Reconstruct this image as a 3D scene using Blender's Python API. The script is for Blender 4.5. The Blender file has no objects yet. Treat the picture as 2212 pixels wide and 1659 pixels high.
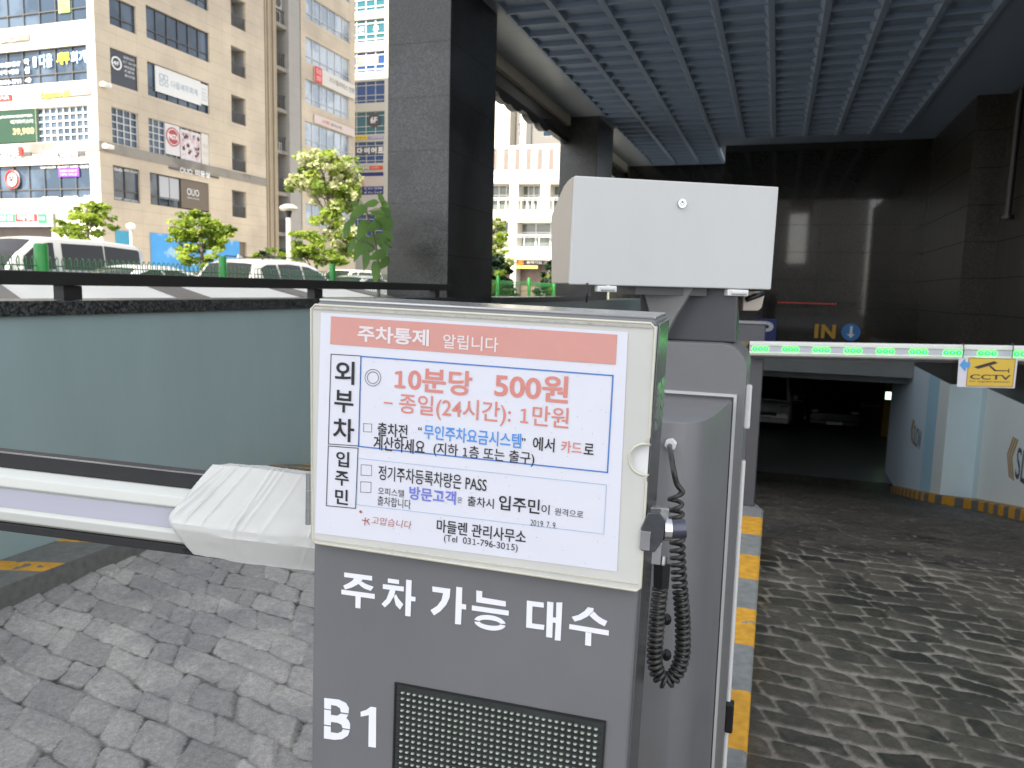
import bpy, bmesh, math, random
import numpy as np
from mathutils import Vector, Matrix
from mathutils.geometry import tessellate_polygon

SC = bpy.context.scene
COL = SC.collection
rad = math.radians
RND = random.Random(7)

# ------------------------------------------------------------------ camera
# pixel units below are those of a 2212 x 1659 view of the place
FPX, PCX, PCY, EYE = 1662.0, 1106.0, 829.5, 1.55
_dn = np.array([-330.0, 13400.0, FPX]); _dn /= np.linalg.norm(_dn)
_vy = -(574 * _dn[0] + FPX * _dn[2]) / _dn[1]
_Y = np.array([574.0, _vy, FPX]); _Y /= np.linalg.norm(_Y)
_Z = -_dn
_X = np.cross(_Y, _Z)
ROT = np.array([_X, _Y, _Z])          # world axes expressed in camera axes (right, down, forward)
CAMP = np.array([0.0, 0.0, EYE])
cam_data = bpy.data.cameras.new("camera")
cam = bpy.data.objects.new("camera", cam_data)
COL.objects.link(cam)
r_, d_, f_ = ROT[:, 0], ROT[:, 1], ROT[:, 2]
cam.matrix_world = Matrix(((r_[0], -d_[0], -f_[0], 0), (r_[1], -d_[1], -f_[1], 0), (r_[2], -d_[2], -f_[2], EYE), (0, 0, 0, 1)))
cam_data.sensor_width = 36
cam_data.lens = 36 * FPX / 2212
cam_data.clip_start = 0.05
cam_data.clip_end = 2000
cam_data.dof.use_dof = True
cam_data.dof.focus_distance = 1.15
cam_data.dof.aperture_fstop = 11.5
SC.camera = cam

# ------------------------------------------------------------------ light
SUN_EL, SUN_AZ = rad(50), rad(4)       # the sun stands behind the camera, slightly to its left
w = bpy.data.worlds.new("World"); SC.world = w
w.use_nodes = True
nt = w.node_tree
bg = nt.nodes["Background"]
sky = nt.nodes.new("ShaderNodeTexSky")
sky.sky_type = 'NISHITA'; sky.sun_disc = False
sky.sun_elevation = SUN_EL
sky.sun_rotation = math.pi + SUN_AZ
sky.dust_density = 1.5
hs_ = nt.nodes.new("ShaderNodeHueSaturation"); hs_.inputs["Saturation"].default_value = 0.32   # thin haze: a paler sky
nt.links.new(sky.outputs[0], hs_.inputs["Color"]); nt.links.new(hs_.outputs[0], bg.inputs[0])
bg.inputs[1].default_value = 0.13
sl = bpy.data.lights.new("sun", 'SUN'); sl.energy = 5.0; sl.angle = rad(0.5); sl.color = (1, 0.93, 0.82)
so = bpy.data.objects.new("sun", sl); COL.objects.link(so)
_sd = Vector((-math.sin(SUN_AZ) * math.cos(SUN_EL), -math.cos(SUN_AZ) * math.cos(SUN_EL), math.sin(SUN_EL)))
so.rotation_euler = _sd.to_track_quat('Z', 'Y').to_euler()
so.location = (0, -40, 60)
vs = SC.view_settings
vs.view_transform = 'Standard'; vs.look = 'None'; vs.gamma = 1; vs.exposure = 1.68
SC.cycles.use_denoising = True
SC.cycles.max_bounces = 8
SC.cycles.transparent_max_bounces = 16

# ------------------------------------------------------------------ pixels to points
def ray(u, v): return ROT @ np.array([(u - PCX) / FPX, (v - PCY) / FPX, 1.0])
def atX(u, v, x): d = ray(u, v); return CAMP + d * (x / d[0])
def atY(u, v, y): d = ray(u, v); return CAMP + d * (y / d[1])
def atZ(u, v, z): d = ray(u, v); return CAMP + d * ((z - EYE) / d[2])
def att(u, v, t): return CAMP + ray(u, v) * t

class Frame:
    """a tilted local frame: x right, y depth, z up; L() reads a pixel as a point of the plane at depth y"""
    def __init__(s, o, a):
        s.o = np.array(o, float)
        a = np.array(a, float); s.a = a / np.linalg.norm(a)
        n = np.cross(s.a, [0, 0, 1.0]); s.d = -n / np.linalg.norm(n)
        s.b = np.cross(s.a, s.d)
    def L(s, u, v, y=0.0):
        d = ray(u, v)
        t = (np.dot(s.d, s.o - CAMP) + y) / np.dot(s.d, d)
        q = CAMP + d * t - s.o
        return np.array([q @ s.a, y, q @ s.b])
    def world(s, p): return s.o + s.a * p[0] + s.d * p[1] + s.b * p[2]
    def matrix(s):
        return Matrix([[s.a[i], s.d[i], s.b[i], s.o[i]] for i in range(3)] + [[0, 0, 0, 1]])

# ------------------------------------------------------------------ objects
def tag(o, label=None, cat=None, group=None, kind=None):
    if label: o["label"] = label
    if cat: o["category"] = cat
    if group: o["group"] = group
    if kind: o["kind"] = kind
    return o

def thing(name, label, cat, loc=(0, 0, 0), rotz=0.0, group=None, matrix=None):
    o = bpy.data.objects.new(name, None); COL.objects.link(o)
    o.empty_display_size = 0.1
    if matrix is not None: o.matrix_world = matrix
    else: o.location = loc; o.rotation_euler = (0, 0, rotz)
    return tag(o, label, cat, group)

def copy_tree(o, parent=None):
    c = o.copy(); COL.objects.link(c)
    if parent is not None: c.parent = parent
    for ch in list(o.children): copy_tree(ch, c)
    return c

class MB:
    def __init__(s): s.v = []; s.f = []; s.m = []; s.cur = 0
    def mi(s, i): s.cur = i; return s
    def add(s, vs, fs):
        b = len(s.v); s.v += [tuple(map(float, p)) for p in vs]
        for f in fs: s.f.append(tuple(b + i for i in f)); s.m.append(s.cur)
        return s
    def box(s, x0, x1, y0, y1, z0, z1):
        if x0 > x1: x0, x1 = x1, x0
        if y0 > y1: y0, y1 = y1, y0
        if z0 > z1: z0, z1 = z1, z0
        return s.add([(x0, y0, z0), (x1, y0, z0), (x1, y1, z0), (x0, y1, z0), (x0, y0, z1), (x1, y0, z1), (x1, y1, z1), (x0, y1, z1)],
                     [(0, 3, 2, 1), (4, 5, 6, 7), (0, 1, 5, 4), (1, 2, 6, 5), (2, 3, 7, 6), (3, 0, 4, 7)])
    def quad(s, *p): return s.add(p, [tuple(range(len(p)))])
    def prism(s, pts, off):
        """closed polygon of 3d points pushed along a vector; concave allowed"""
        pts = [Vector(p) for p in pts]; off = Vector(off); n = len(pts)
        nrm = Vector((0, 0, 0))
        for i in range(n): nrm += pts[i].cross(pts[(i + 1) % n])
        if nrm.dot(off) > 0: pts = pts[::-1]
        tri = tessellate_polygon([pts])
        vs_ = [p for p in pts] + [p + off for p in pts]
        fs = []
        for t in tri:
            a, b, c = (pts[i] for i in t)
            fl = (b - a).cross(c - a).dot(off) > 0
            t = t[::-1] if fl else t
            fs.append(tuple(t)); fs.append(tuple(i + n for i in t[::-1]))
        for i in range(n):
            j = (i + 1) % n
            fs.append((j, i, i + n, j + n))
        return s.add(vs_, fs)
    def poly(s, pts, facing):
        pts = [Vector(p) for p in pts]; fs = []
        for t in tessellate_polygon([pts]):
            a, b, c = (pts[i] for i in t)
            fs.append(tuple(t) if (b - a).cross(c - a).dot(Vector(facing)) > 0 else tuple(t[::-1]))
        return s.add(pts, fs)
    def tube(s, path, r, n=8, cap=True, closed=False):
        P = [Vector(p) for p in path]; k = len(P)
        rs = r if isinstance(r, (list, tuple)) else [r] * k
        up = Vector((0, 0, 1)); rings = []; prev = None
        for i in range(k):
            if closed: t = P[(i + 1) % k] - P[i - 1]
            else: t = P[min(i + 1, k - 1)] - P[max(i - 1, 0)]
            t.normalize()
            if prev is None:
                a = t.cross(up)
                if a.length < 1e-3: a = t.cross(Vector((1, 0, 0)))
            else:
                a = prev - t * prev.dot(t)
            a.normalize(); prev = a; b = t.cross(a)
            rings.append([P[i] + (a * math.cos(2 * math.pi * j / n) + b * math.sin(2 * math.pi * j / n)) * rs[i] for j in range(n)])
        vs_ = [p for rg in rings for p in rg]; fs = []
        for i in range(k if closed else k - 1):
            i2 = (i + 1) % k
            for j in range(n):
                fs.append((i * n + j, i * n + (j + 1) % n, i2 * n + (j + 1) % n, i2 * n + j))
        if cap and not closed:
            fs.append(tuple(range(n))[::-1]); fs.append(tuple((k - 1) * n + j for j in range(n)))
        return s.add(vs_, fs)
    def ball(s, c, r, nu=10, nv=6):
        rx, ry, rz = r if isinstance(r, (list, tuple)) else (r, r, r)
        vs_ = [(c[0], c[1], c[2] - rz)]
        for i in range(1, nv):
            th = math.pi * i / nv
            for j in range(nu):
                ph = 2 * math.pi * j / nu
                vs_.append((c[0] + rx * math.sin(th) * math.cos(ph), c[1] + ry * math.sin(th) * math.sin(ph), c[2] - rz * math.cos(th)))
        vs_.append((c[0], c[1], c[2] + rz)); fs = []
        for j in range(nu):
            fs.append((0, 1 + (j + 1) % nu, 1 + j)); e = 1 + (nv - 2) * nu
            fs.append((e + j, e + (j + 1) % nu, len(vs_) - 1))
        for i in range(nv - 2):
            for j in range(nu):
                a = 1 + i * nu
                fs.append((a + j, a + (j + 1) % nu, a + nu + (j + 1) % nu, a + nu + j))
        return s.add(vs_, fs)
    def loft(s, rings, closed=True, cap=True):
        n = len(rings[0]); vs_ = [p for rg in rings for p in rg]; fs = []
        for i in range(len(rings) - 1):
            for j in range(n if closed else n - 1):
                fs.append((i * n + j, i * n + (j + 1) % n, (i + 1) * n + (j + 1) % n, (i + 1) * n + j))
        if cap and closed:
            fs.append(tuple(range(n))[::-1]); fs.append(tuple((len(rings) - 1) * n + j for j in range(n)))
        return s.add(vs_, fs)
    def build(s, name, mats, parent=None, world=False, bevel=0, seg=2, smooth=False, auto=None, fix=True):
        me = bpy.data.meshes.new(name)
        vs_ = s.v
        if world and parent is not None:
            inv = parent.matrix_basis.inverted()
            vs_ = [tuple(inv @ Vector(p)) for p in vs_]
        me.from_pydata(vs_, [], s.f)
        mats = mats if isinstance(mats, (list, tuple)) else [mats]
        for m in mats: me.materials.append(m)
        me.polygons.foreach_set("material_index", s.m)
        if bevel or fix:
            bm = bmesh.new(); bm.from_mesh(me)
            if fix: bmesh.ops.recalc_face_normals(bm, faces=bm.faces[:])
            if bevel:
                bmesh.ops.remove_doubles(bm, verts=bm.verts[:], dist=1e-6)
                es = [e for e in bm.edges if len(e.link_faces) == 2 and e.calc_face_angle(0) > rad(30)]
                bmesh.ops.bevel(bm, geom=es, offset=bevel, segments=seg, profile=0.5, affect='EDGES', clamp_overlap=True)
            bm.to_mesh(me); bm.free()
        if smooth or auto:
            me.polygons.foreach_set("use_smooth", [True] * len(me.polygons))
            if auto: me.set_sharp_from_angle(angle=rad(auto))
        me.update()
        o = bpy.data.objects.new(name, me); COL.objects.link(o)
        if parent is not None: o.parent = parent
        return o

# ------------------------------------------------------------------ writing
_tm = {}
def text_pts(sx, bold=0.0):
    key = (sx, bold)
    if key not in _tm:
        c = bpy.data.curves.new("writing", 'FONT'); c.body = sx; c.resolution_u = 4; c.offset = bold
        o = bpy.data.objects.new("writing", c)
        me = bpy.data.meshes.new_from_object(o)
        V_ = [(v.co.x, v.co.y) for v in me.vertices]; F_ = [tuple(p.vertices) for p in me.polygons]
        bpy.data.objects.remove(o); bpy.data.curves.remove(c); bpy.data.meshes.remove(me)
        xs = [p[0] for p in V_] or [0, 1]; ys = [p[1] for p in V_] or [0, 1]
        x0, x1, y0, y1 = min(xs), max(xs), min(ys), max(ys)
        _tm[key] = ([((x - x0) / max(x1 - x0, 1e-6), (y - y0) / max(y1 - y0, 1e-6)) for x, y in V_], F_)
    return _tm[key]

def write(mb, sx, p, a, b, bold=0.0, shear=0.0):
    """writing filling the parallelogram p, p+a, p+b"""
    V_, F_ = text_pts(sx, bold); p, a, b = Vector(p), Vector(a), Vector(b)
    nrm = a.cross(b); vs_ = [p + a * (x + shear * y) + b * y for x, y in V_]
    fs = []
    for f in F_:
        q = [vs_[i] for i in f]
        fs.append(f if (q[1] - q[0]).cross(q[2] - q[1]).dot(nrm) >= 0 else f[::-1])
    return mb.add(vs_, fs)

# ------------------------------------------------------------------ materials
def lin(c): return tuple((x / 12.92 if x <= 0.04045 else ((x + 0.055) / 1.055) ** 2.4) for x in (v / 255 for v in c))
def _n(t, ty, **kw):
    n = t.nodes.new(ty)
    for k, v in kw.items(): setattr(n, k, v)
    return n
def M(name, col, rough=0.5, metal=0.0, spec=0.5, var=None, bump=None, coat=0.0, joints=None, alt=None, obj=False, emit=None, transm=0.0, aniso=0.0):
    """var=(scale, amount[, stretch]); bump=(scale, strength); joints=[(axis, pitch, offset, width, darkness)]; alt=(colour, scale, low, high)"""
    m = bpy.data.materials.new(name); m.use_nodes = True
    t = m.node_tree; p = t.nodes["Principled BSDF"]; L = t.links
    p.inputs["Base Color"].default_value = (*col, 1)
    p.inputs["Roughness"].default_value = rough; p.inputs["Metallic"].default_value = metal
    p.inputs["Specular IOR Level"].default_value = spec
    if coat: p.inputs["Coat Weight"].default_value = coat; p.inputs["Coat Roughness"].default_value = 0.05
    if transm: p.inputs["Transmission Weight"].default_value = transm
    if aniso: p.inputs["Anisotropic"].default_value = aniso
    if emit: p.inputs["Emission Color"].default_value = (*emit[0], 1); p.inputs["Emission Strength"].default_value = emit[1]
    src = None
    if var or bump or joints or alt:
        if obj: vec = _n(t, "ShaderNodeTexCoord").outputs["Object"]
        else: vec = _n(t, "ShaderNodeNewGeometry").outputs["Position"]
        cur = None
        if alt:
            nz = _n(t, "ShaderNodeTexNoise"); nz.inputs["Scale"].default_value = alt[1]; nz.inputs["Detail"].default_value = 6
            L.new(vec, nz.inputs["Vector"])
            mr = _n(t, "ShaderNodeMapRange"); mr.inputs[1].default_value = alt[2]; mr.inputs[2].default_value = alt[3]
            L.new(nz.outputs["Fac"], mr.inputs[0])
            mx = _n(t, "ShaderNodeMix", data_type='RGBA'); mx.inputs[6].default_value = (*col, 1); mx.inputs[7].default_value = (*alt[0], 1)
            L.new(mr.outputs[0], mx.inputs[0]); cur = mx.outputs[2]
        if var:
            mp = _n(t, "ShaderNodeMapping")
            if len(var) > 2: mp.inputs["Scale"].default_value = var[2]
            L.new(vec, mp.inputs["Vector"])
            nz = _n(t, "ShaderNodeTexNoise"); nz.inputs["Scale"].default_value = var[0]; nz.inputs["Detail"].default_value = 5; nz.inputs["Roughness"].default_value = 0.65
            L.new(mp.outputs[0], nz.inputs["Vector"])
            mr = _n(t, "ShaderNodeMapRange"); mr.inputs[1].default_value = 0.25; mr.inputs[2].default_value = 0.75
            mr.inputs[3].default_value = 1 - var[1]; mr.inputs[4].default_value = 1 + var[1]
            L.new(nz.outputs["Fac"], mr.inputs[0])
            mx = _n(t, "ShaderNodeMix", data_type='RGBA', blend_type='MULTIPLY'); mx.inputs[0].default_value = 1
            if cur: L.new(cur, mx.inputs[6])
            else: mx.inputs[6].default_value = (*col, 1)
            L.new(mr.outputs[0], mx.inputs[7]); cur = mx.outputs[2]
            rr = _n(t, "ShaderNodeMapRange"); rr.inputs[3].default_value = max(0.02, rough - 0.08); rr.inputs[4].default_value = min(1, rough + 0.08)
            L.new(nz.outputs["Fac"], rr.inputs[0]); L.new(rr.outputs[0], p.inputs["Roughness"])
        if joints:
            sep = _n(t, "ShaderNodeSeparateXYZ"); L.new(vec, sep.inputs[0]); acc = None
            for ax, pitch, off, wd, dk in joints:
                a = _n(t, "ShaderNodeMath", operation='SUBTRACT'); L.new(sep.outputs[ax], a.inputs[0]); a.inputs[1].default_value = off
                b = _n(t, "ShaderNodeMath", operation='DIVIDE'); L.new(a.outputs[0], b.inputs[0]); b.inputs[1].default_value = pitch
                c = _n(t, "ShaderNodeMath", operation='FRACT'); L.new(b.outputs[0], c.inputs[0])
                d = _n(t, "ShaderNodeMath", operation='LESS_THAN'); L.new(c.outputs[0], d.inputs[0]); d.inputs[1].default_value = wd / pitch
                e = _n(t, "ShaderNodeMath", operation='MULTIPLY'); L.new(d.outputs[0], e.inputs[0]); e.inputs[1].default_value = dk
                if acc is None: acc = e.outputs[0]
                else:
                    g = _n(t, "ShaderNodeMath", operation='MAXIMUM'); L.new(acc, g.inputs[0]); L.new(e.outputs[0], g.inputs[1]); acc = g.outputs[0]
            mx = _n(t, "ShaderNodeMix", data_type='RGBA'); mx.inputs[7].default_value = (0.004, 0.004, 0.004, 1)
            L.new(acc, mx.inputs[0])
            if cur: L.new(cur, mx.inputs[6])
            else: mx.inputs[6].default_value = (*col, 1)
            cur = mx.outputs[2]
        if cur: L.new(cur, p.inputs["Base Color"])
        if bump:
            nz = _n(t, "ShaderNodeTexNoise"); nz.inputs["Scale"].default_value = bump[0]; nz.inputs["Detail"].default_value = 4
            L.new(vec, nz.inputs["Vector"])
            bp = _n(t, "ShaderNodeBump"); bp.inputs["Strength"].default_value = bump[1]; bp.inputs["Distance"].default_value = 0.01
            L.new(nz.outputs["Fac"], bp.inputs["Height"]); L.new(bp.outputs[0], p.inputs["Normal"])
    return m

def granite(name, dark, light, rough, joints=None, spec=0.5, blotch=None, coat=0.0):
    m = bpy.data.materials.new(name); m.use_nodes = True
    t = m.node_tree; p = t.nodes["Principled BSDF"]; L = t.links
    vec = _n(t, "ShaderNodeNewGeometry").outputs["Position"]
    v = _n(t, "ShaderNodeTexVoronoi"); v.inputs["Scale"].default_value = 90; L.new(vec, v.inputs["Vector"])
    n2 = _n(t, "ShaderNodeTexNoise"); n2.inputs["Scale"].default_value = 22; n2.inputs["Detail"].default_value = 8; n2.inputs["Roughness"].default_value = 0.8; L.new(vec, n2.inputs["Vector"])
    s1 = _n(t, "ShaderNodeSeparateXYZ"); L.new(v.outputs["Color"], s1.inputs[0])
    mu = _n(t, "ShaderNodeMath", operation='MULTIPLY'); L.new(s1.outputs[0], mu.inputs[0]); L.new(n2.outputs["Fac"], mu.inputs[1])
    mr = _n(t, "ShaderNodeMapRange"); mr.inputs[1].default_value = 0.12; mr.inputs[2].default_value = 0.5; L.new(mu.outputs[0], mr.inputs[0])
    mx = _n(t, "ShaderNodeMix", data_type='RGBA'); mx.inputs[6].default_value = (*dark, 1); mx.inputs[7].default_value = (*light, 1); L.new(mr.outputs[0], mx.inputs[0])
    cur = mx.outputs[2]
    if blotch:
        n3 = _n(t, "ShaderNodeTexNoise"); n3.inputs["Scale"].default_value = blotch[0]; n3.inputs["Detail"].default_value = 5; L.new(vec, n3.inputs["Vector"])
        r3 = _n(t, "ShaderNodeMapRange"); r3.inputs[1].default_value = 0.47; r3.inputs[2].default_value = 0.54; L.new(n3.outputs["Fac"], r3.inputs[0])
        m3 = _n(t, "ShaderNodeMix", data_type='RGBA', blend_type='MULTIPLY'); L.new(r3.outputs[0], m3.inputs[0]); L.new(cur, m3.inputs[6]); m3.inputs[7].default_value = (*blotch[1], 1)
        cur = m3.outputs[2]
    if joints:
        sep = _n(t, "ShaderNodeSeparateXYZ"); L.new(vec, sep.inputs[0]); acc = None
        for ax, pitch, off, wd, dk in joints:
            a = _n(t, "ShaderNodeMath", operation='SUBTRACT'); L.new(sep.outputs[ax], a.inputs[0]); a.inputs[1].default_value = off
            b = _n(t, "ShaderNodeMath", operation='DIVIDE'); L.new(a.outputs[0], b.inputs[0]); b.inputs[1].default_value = pitch
            c = _n(t, "ShaderNodeMath", operation='FRACT'); L.new(b.outputs[0], c.inputs[0])
            d = _n(t, "ShaderNodeMath", operation='LESS_THAN'); L.new(c.outputs[0], d.inputs[0]); d.inputs[1].default_value = wd / pitch
            e = _n(t, "ShaderNodeMath", operation='MULTIPLY'); L.new(d.outputs[0], e.inputs[0]); e.inputs[1].default_value = dk
            if acc is None: acc = e.outputs[0]
            else:
                g = _n(t, "ShaderNodeMath", operation='MAXIMUM'); L.new(acc, g.inputs[0]); L.new(e.outputs[0], g.inputs[1]); acc = g.outputs[0]
        m4 = _n(t, "ShaderNodeMix", data_type='RGBA'); L.new(acc, m4.inputs[0]); L.new(cur, m4.inputs[6]); m4.inputs[7].default_value = (0.002, 0.002, 0.002, 1)
        cur = m4.outputs[2]
        rj = _n(t, "ShaderNodeMapRange"); rj.inputs[3].default_value = rough; rj.inputs[4].default_value = 0.9; L.new(acc, rj.inputs[0]); L.new(rj.outputs[0], p.inputs["Roughness"])
        if coat:
            cj = _n(t, "ShaderNodeMapRange"); cj.inputs[3].default_value = coat; cj.inputs[4].default_value = 0; L.new(acc, cj.inputs[0]); L.new(cj.outputs[0], p.inputs["Coat Weight"])
    L.new(cur, p.inputs["Base Color"])
    p.inputs["Roughness"].default_value = rough; p.inputs["Specular IOR Level"].default_value = spec
    if coat: p.inputs["Coat Weight"].default_value = coat; p.inputs["Coat Roughness"].default_value = 0.04
    return m

def leaf_mat(name, c1, c2, trans=0.45):
    m = bpy.data.materials.new(name); m.use_nodes = True
    t = m.node_tree; p = t.nodes["Principled BSDF"]; L = t.links
    nz = _n(t, "ShaderNodeTexNoise"); nz.inputs["Scale"].default_value = 1.3; nz.inputs["Detail"].default_value = 6
    L.new(_n(t, "ShaderNodeNewGeometry").outputs["Position"], nz.inputs["Vector"])
    mr = _n(t, "ShaderNodeMapRange"); mr.inputs[1].default_value = 0.35; mr.inputs[2].default_value = 0.65; L.new(nz.outputs["Fac"], mr.inputs[0])
    mx = _n(t, "ShaderNodeMix", data_type='RGBA'); mx.inputs[6].default_value = (*c1, 1); mx.inputs[7].default_value = (*c2, 1); L.new(mr.outputs[0], mx.inputs[0])
    L.new(mx.outputs[2], p.inputs["Base Color"]); p.inputs["Roughness"].default_value = 0.55; p.inputs["Specular IOR Level"].default_value = 0.3
    tr = _n(t, "ShaderNodeBsdfTranslucent"); L.new(mx.outputs[2], tr.inputs[0])
    ms = _n(t, "ShaderNodeMixShader"); ms.inputs[0].default_value = trans
    L.new(p.outputs[0], ms.inputs[1]); L.new(tr.outputs[0], ms.inputs[2]); L.new(ms.outputs[0], t.nodes["Material Output"].inputs[0])
    return m

def pane_mat(name, clear=0.93, tint=(1, 1, 1), rough=0.03):
    m = bpy.data.materials.new(name); m.use_nodes = True
    t = m.node_tree; t.nodes.remove(t.nodes["Principled BSDF"]); L = t.links
    tr = _n(t, "ShaderNodeBsdfTransparent"); tr.inputs[0].default_value = (*tint, 1)
    gl = _n(t, "ShaderNodeBsdfGlossy"); gl.inputs["Roughness"].default_value = rough
    fr = _n(t, "ShaderNodeFresnel"); fr.inputs[0].default_value = 1.45
    ms = _n(t, "ShaderNodeMixShader"); L.new(fr.outputs[0], ms.inputs[0]); L.new(tr.outputs[0], ms.inputs[1]); L.new(gl.outputs[0], ms.inputs[2])
    L.new(ms.outputs[0], t.nodes["Material Output"].inputs[0])
    return m

# ------------------------------------------------------------------ shared materials
W_ = lin
m_kiosk = M("grey_powder_coat", (0.150, 0.151, 0.156), 0.42, var=(7, 0.06), bump=(900, 0.02))
m_cabinet = M("cabinet_grey_paint", (0.165, 0.165, 0.17), 0.38, var=(8, 0.06))
m_cabinet_light = M("cabinet_warm_grey", (0.2, 0.198, 0.195), 0.45, var=(8, 0.06))
m_cabinet_dark = M("cabinet_dark_grey", (0.07, 0.07, 0.078), 0.45, var=(8, 0.06))
m_brushed = M("brushed_dark_metal", (0.2, 0.205, 0.21), 0.26, metal=0.85)
m_white = M("white_coated_metal", (0.52, 0.525, 0.515), 0.42, var=(3, 0.06, (1, 1, 0.25)))
m_whiteplastic = M("white_plastic", (0.7, 0.7, 0.69), 0.4)
m_beigeplastic = M("cream_plastic", (0.43, 0.375, 0.315), 0.5, var=(20, 0.05))
m_black = M("black_plastic", (0.012, 0.012, 0.013), 0.4)
m_rubber = M("black_rubber", (0.02, 0.02, 0.022), 0.6, var=(30, 0.2))
m_chrome = M("polished_steel", (0.62, 0.62, 0.63), 0.18, metal=1.0, var=(30, 0.08))
m_ink = M("black_ink", (0.02, 0.02, 0.022), 0.6)
m_wletter = M("white_lettering", (0.82, 0.82, 0.86), 0.45)
m_green = M("green_painted_steel", (0.025, 0.24, 0.04), 0.4, var=(12, 0.1))
m_yellow = M("yellow_paint", (0.68, 0.33, 0.02), 0.55, var=(6, 0.15), bump=(60, 0.1))
m_granite = granite("grey_granite", (0.007, 0.0075, 0.008), (0.050, 0.052, 0.052), 0.32, joints=[(2, 0.62, 0.07, 0.006, 0.6)], blotch=(0.9, (0.5, 0.46, 0.4)))
m_granite_wall = granite("polished_dark_granite", (0.004, 0.004, 0.0035), (0.030, 0.027, 0.021), 0.13, joints=[(2, 0.66, 0.62, 0.008, 0.9), (0, 1.2, 0.87, 0.008, 0.8)], spec=0.22, coat=0.9)
m_granite_side = granite("honed_brown_granite", (0.012, 0.011, 0.0085), (0.058, 0.052, 0.039), 0.32, joints=[(2, 0.66, 0.62, 0.012, 0.9), (1, 1.2, 0.2, 0.008, 0.7)])
m_granite_cap = granite("dark_granite_coping", (0.012, 0.013, 0.013), (0.09, 0.092, 0.09), 0.35)
m_ceiling = M("blue_grey_ceiling_paint", (0.26, 0.33, 0.43), 0.5, var=(1.5, 0.06))
m_ceiling_edge = M("pale_ceiling_edge_paint", (0.3, 0.33, 0.36), 0.35, var=(1.2, 0.05), joints=[(1, 0.9, 0.1, 0.01, 0.5)])
m_teal = M("grey_green_wall_paint", (0.30, 0.385, 0.38), 0.35, var=(1.3, 0.10, (1, 1, 0.25)))
m_rail = M("dark_bronze_metal", (0.035, 0.033, 0.032), 0.4, metal=0.3)
m_glass = M("blue_window_glass", (0.022, 0.04, 0.065), 0.04, spec=0.6, alt=((0.07, 0.10, 0.14), 0.3, 0.45, 0.6))  # lighter patches paint uneven reflections into the glass colour
m_darkglass = M("tinted_glass", (0.012, 0.014, 0.016), 0.05, spec=0.7, coat=0.5)

# ------------------------------------------------------------------ ground: driveway and ramp of stamped cobbles
def _hash(a, b, c=0):
    h = (a.astype(np.int64) * 374761393 + b.astype(np.int64) * 668265263 + c * 974711) & 0x7fffffff
    h = ((h ^ (h >> 13)) * 1274126177) & 0x7fffffff
    return ((h ^ (h >> 16)) & 0xffff) / 65535.0
def vnoise(x, y, s=0):
    xi, yi = np.floor(x), np.floor(y); fx, fy = x - xi, y - yi
    fx = fx * fx * (3 - 2 * fx); fy = fy * fy * (3 - 2 * fy)
    a, b = _hash(xi, yi, s), _hash(xi + 1, yi, s); c, d = _hash(xi, yi + 1, s), _hash(xi + 1, yi + 1, s)
    return a + (b - a) * fx + (c - a) * fy + (a - b - c + d) * fx * fy
def fbm(x, y, s=0, o=4):
    r, a = 0, 0.5
    for i in range(o): r = r + a * vnoise(x * 2 ** i, y * 2 ** i, s + i); a *= 0.5
    return r
def sstep(a, b, x): t = np.clip((x - a) / (b - a), 0, 1); return t * t * (3 - 2 * t)
def ramp_z(y):
    y = np.asarray(y, float)
    return -0.205 * (np.maximum(0, y - 4.9) + 0.0) * sstep(3.6, 6.2, y) - 0.0 + np.maximum(0, y - 21.0) * 0.205 * sstep(20.6, 21.4, y)
def cobbles(x, y):
    lane = x > -0.4
    p, l = np.where(lane, 0.108, 0.150), np.where(lane, 0.160, 0.205)
    yw = y + np.where(lane, 0.07, 0.15) * (fbm(x * 1.1, y * 1.1, 3) - 0.5) + 0.045 * (vnoise(x * 5, y * 5, 9) - 0.5) + np.where(lane, 0.0, 0.18) * x
    row = np.floor(yw / p); fy = yw / p - row
    xw = x + 0.06 * (vnoise(x * 4, y * 4, 21) - 0.5) + _hash(row, row * 0, 5) * l * 3 + np.where(lane, 0.04, 0.09) * (fy - .5)
    k = np.floor(xw / l)
    bd = lambda kk: (kk + 0.7 * (_hash(row, kk, 11) - 0.5)) * l
    b0, b1 = bd(k), bd(k + 1)
    k = np.where(xw < b0, k - 1, np.where(xw > b1, k + 1, k))
    b0, b1 = bd(k), bd(k + 1)
    tone = _hash(row, k, 31)
    dx = np.minimum(xw - b0, b1 - xw); dy = np.minimum(fy, 1 - fy) * p
    r = 0.03
    qx, qy = np.maximum(r - dx, 0), np.maximum(r - dy, 0)
    d = r - np.sqrt(qx * qx + qy * qy) + 0.016 * (fbm(x * 16, y * 16, 41) - 0.5) + 0.008 * (fbm(x * 70, y * 70, 43, 2) - 0.4)
    d = np.maximum(d, 0)
    fill = sstep(0.38, 0.58, fbm(x * 2.6, y * 2.6, 47, 3)) * np.where(lane, 0.7, 0.45)   # joints partly filled with grout
    tilt = ((xw - (b0 + b1) / 2) * (_hash(row, k, 91) - 0.5) + (fy - 0.62) * p * (0.75 - _hash(row, k, 95))) * np.where(lane, 0.13, 0.22)
    up = sstep(0.0008, 0.013, d)
    h = up * (0.009 + 0.004 * tone) + (1 - up) * fill * 0.010 + tilt * up + 0.006 * (fbm(x * 11, y * 11, 51) - 0.5) + 0.0045 * (fbm(x * 48, y * 48, 61, 3) - 0.5)
    return h, tone, np.where(d < 0.016, d + fill * 0.006, d)
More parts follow.
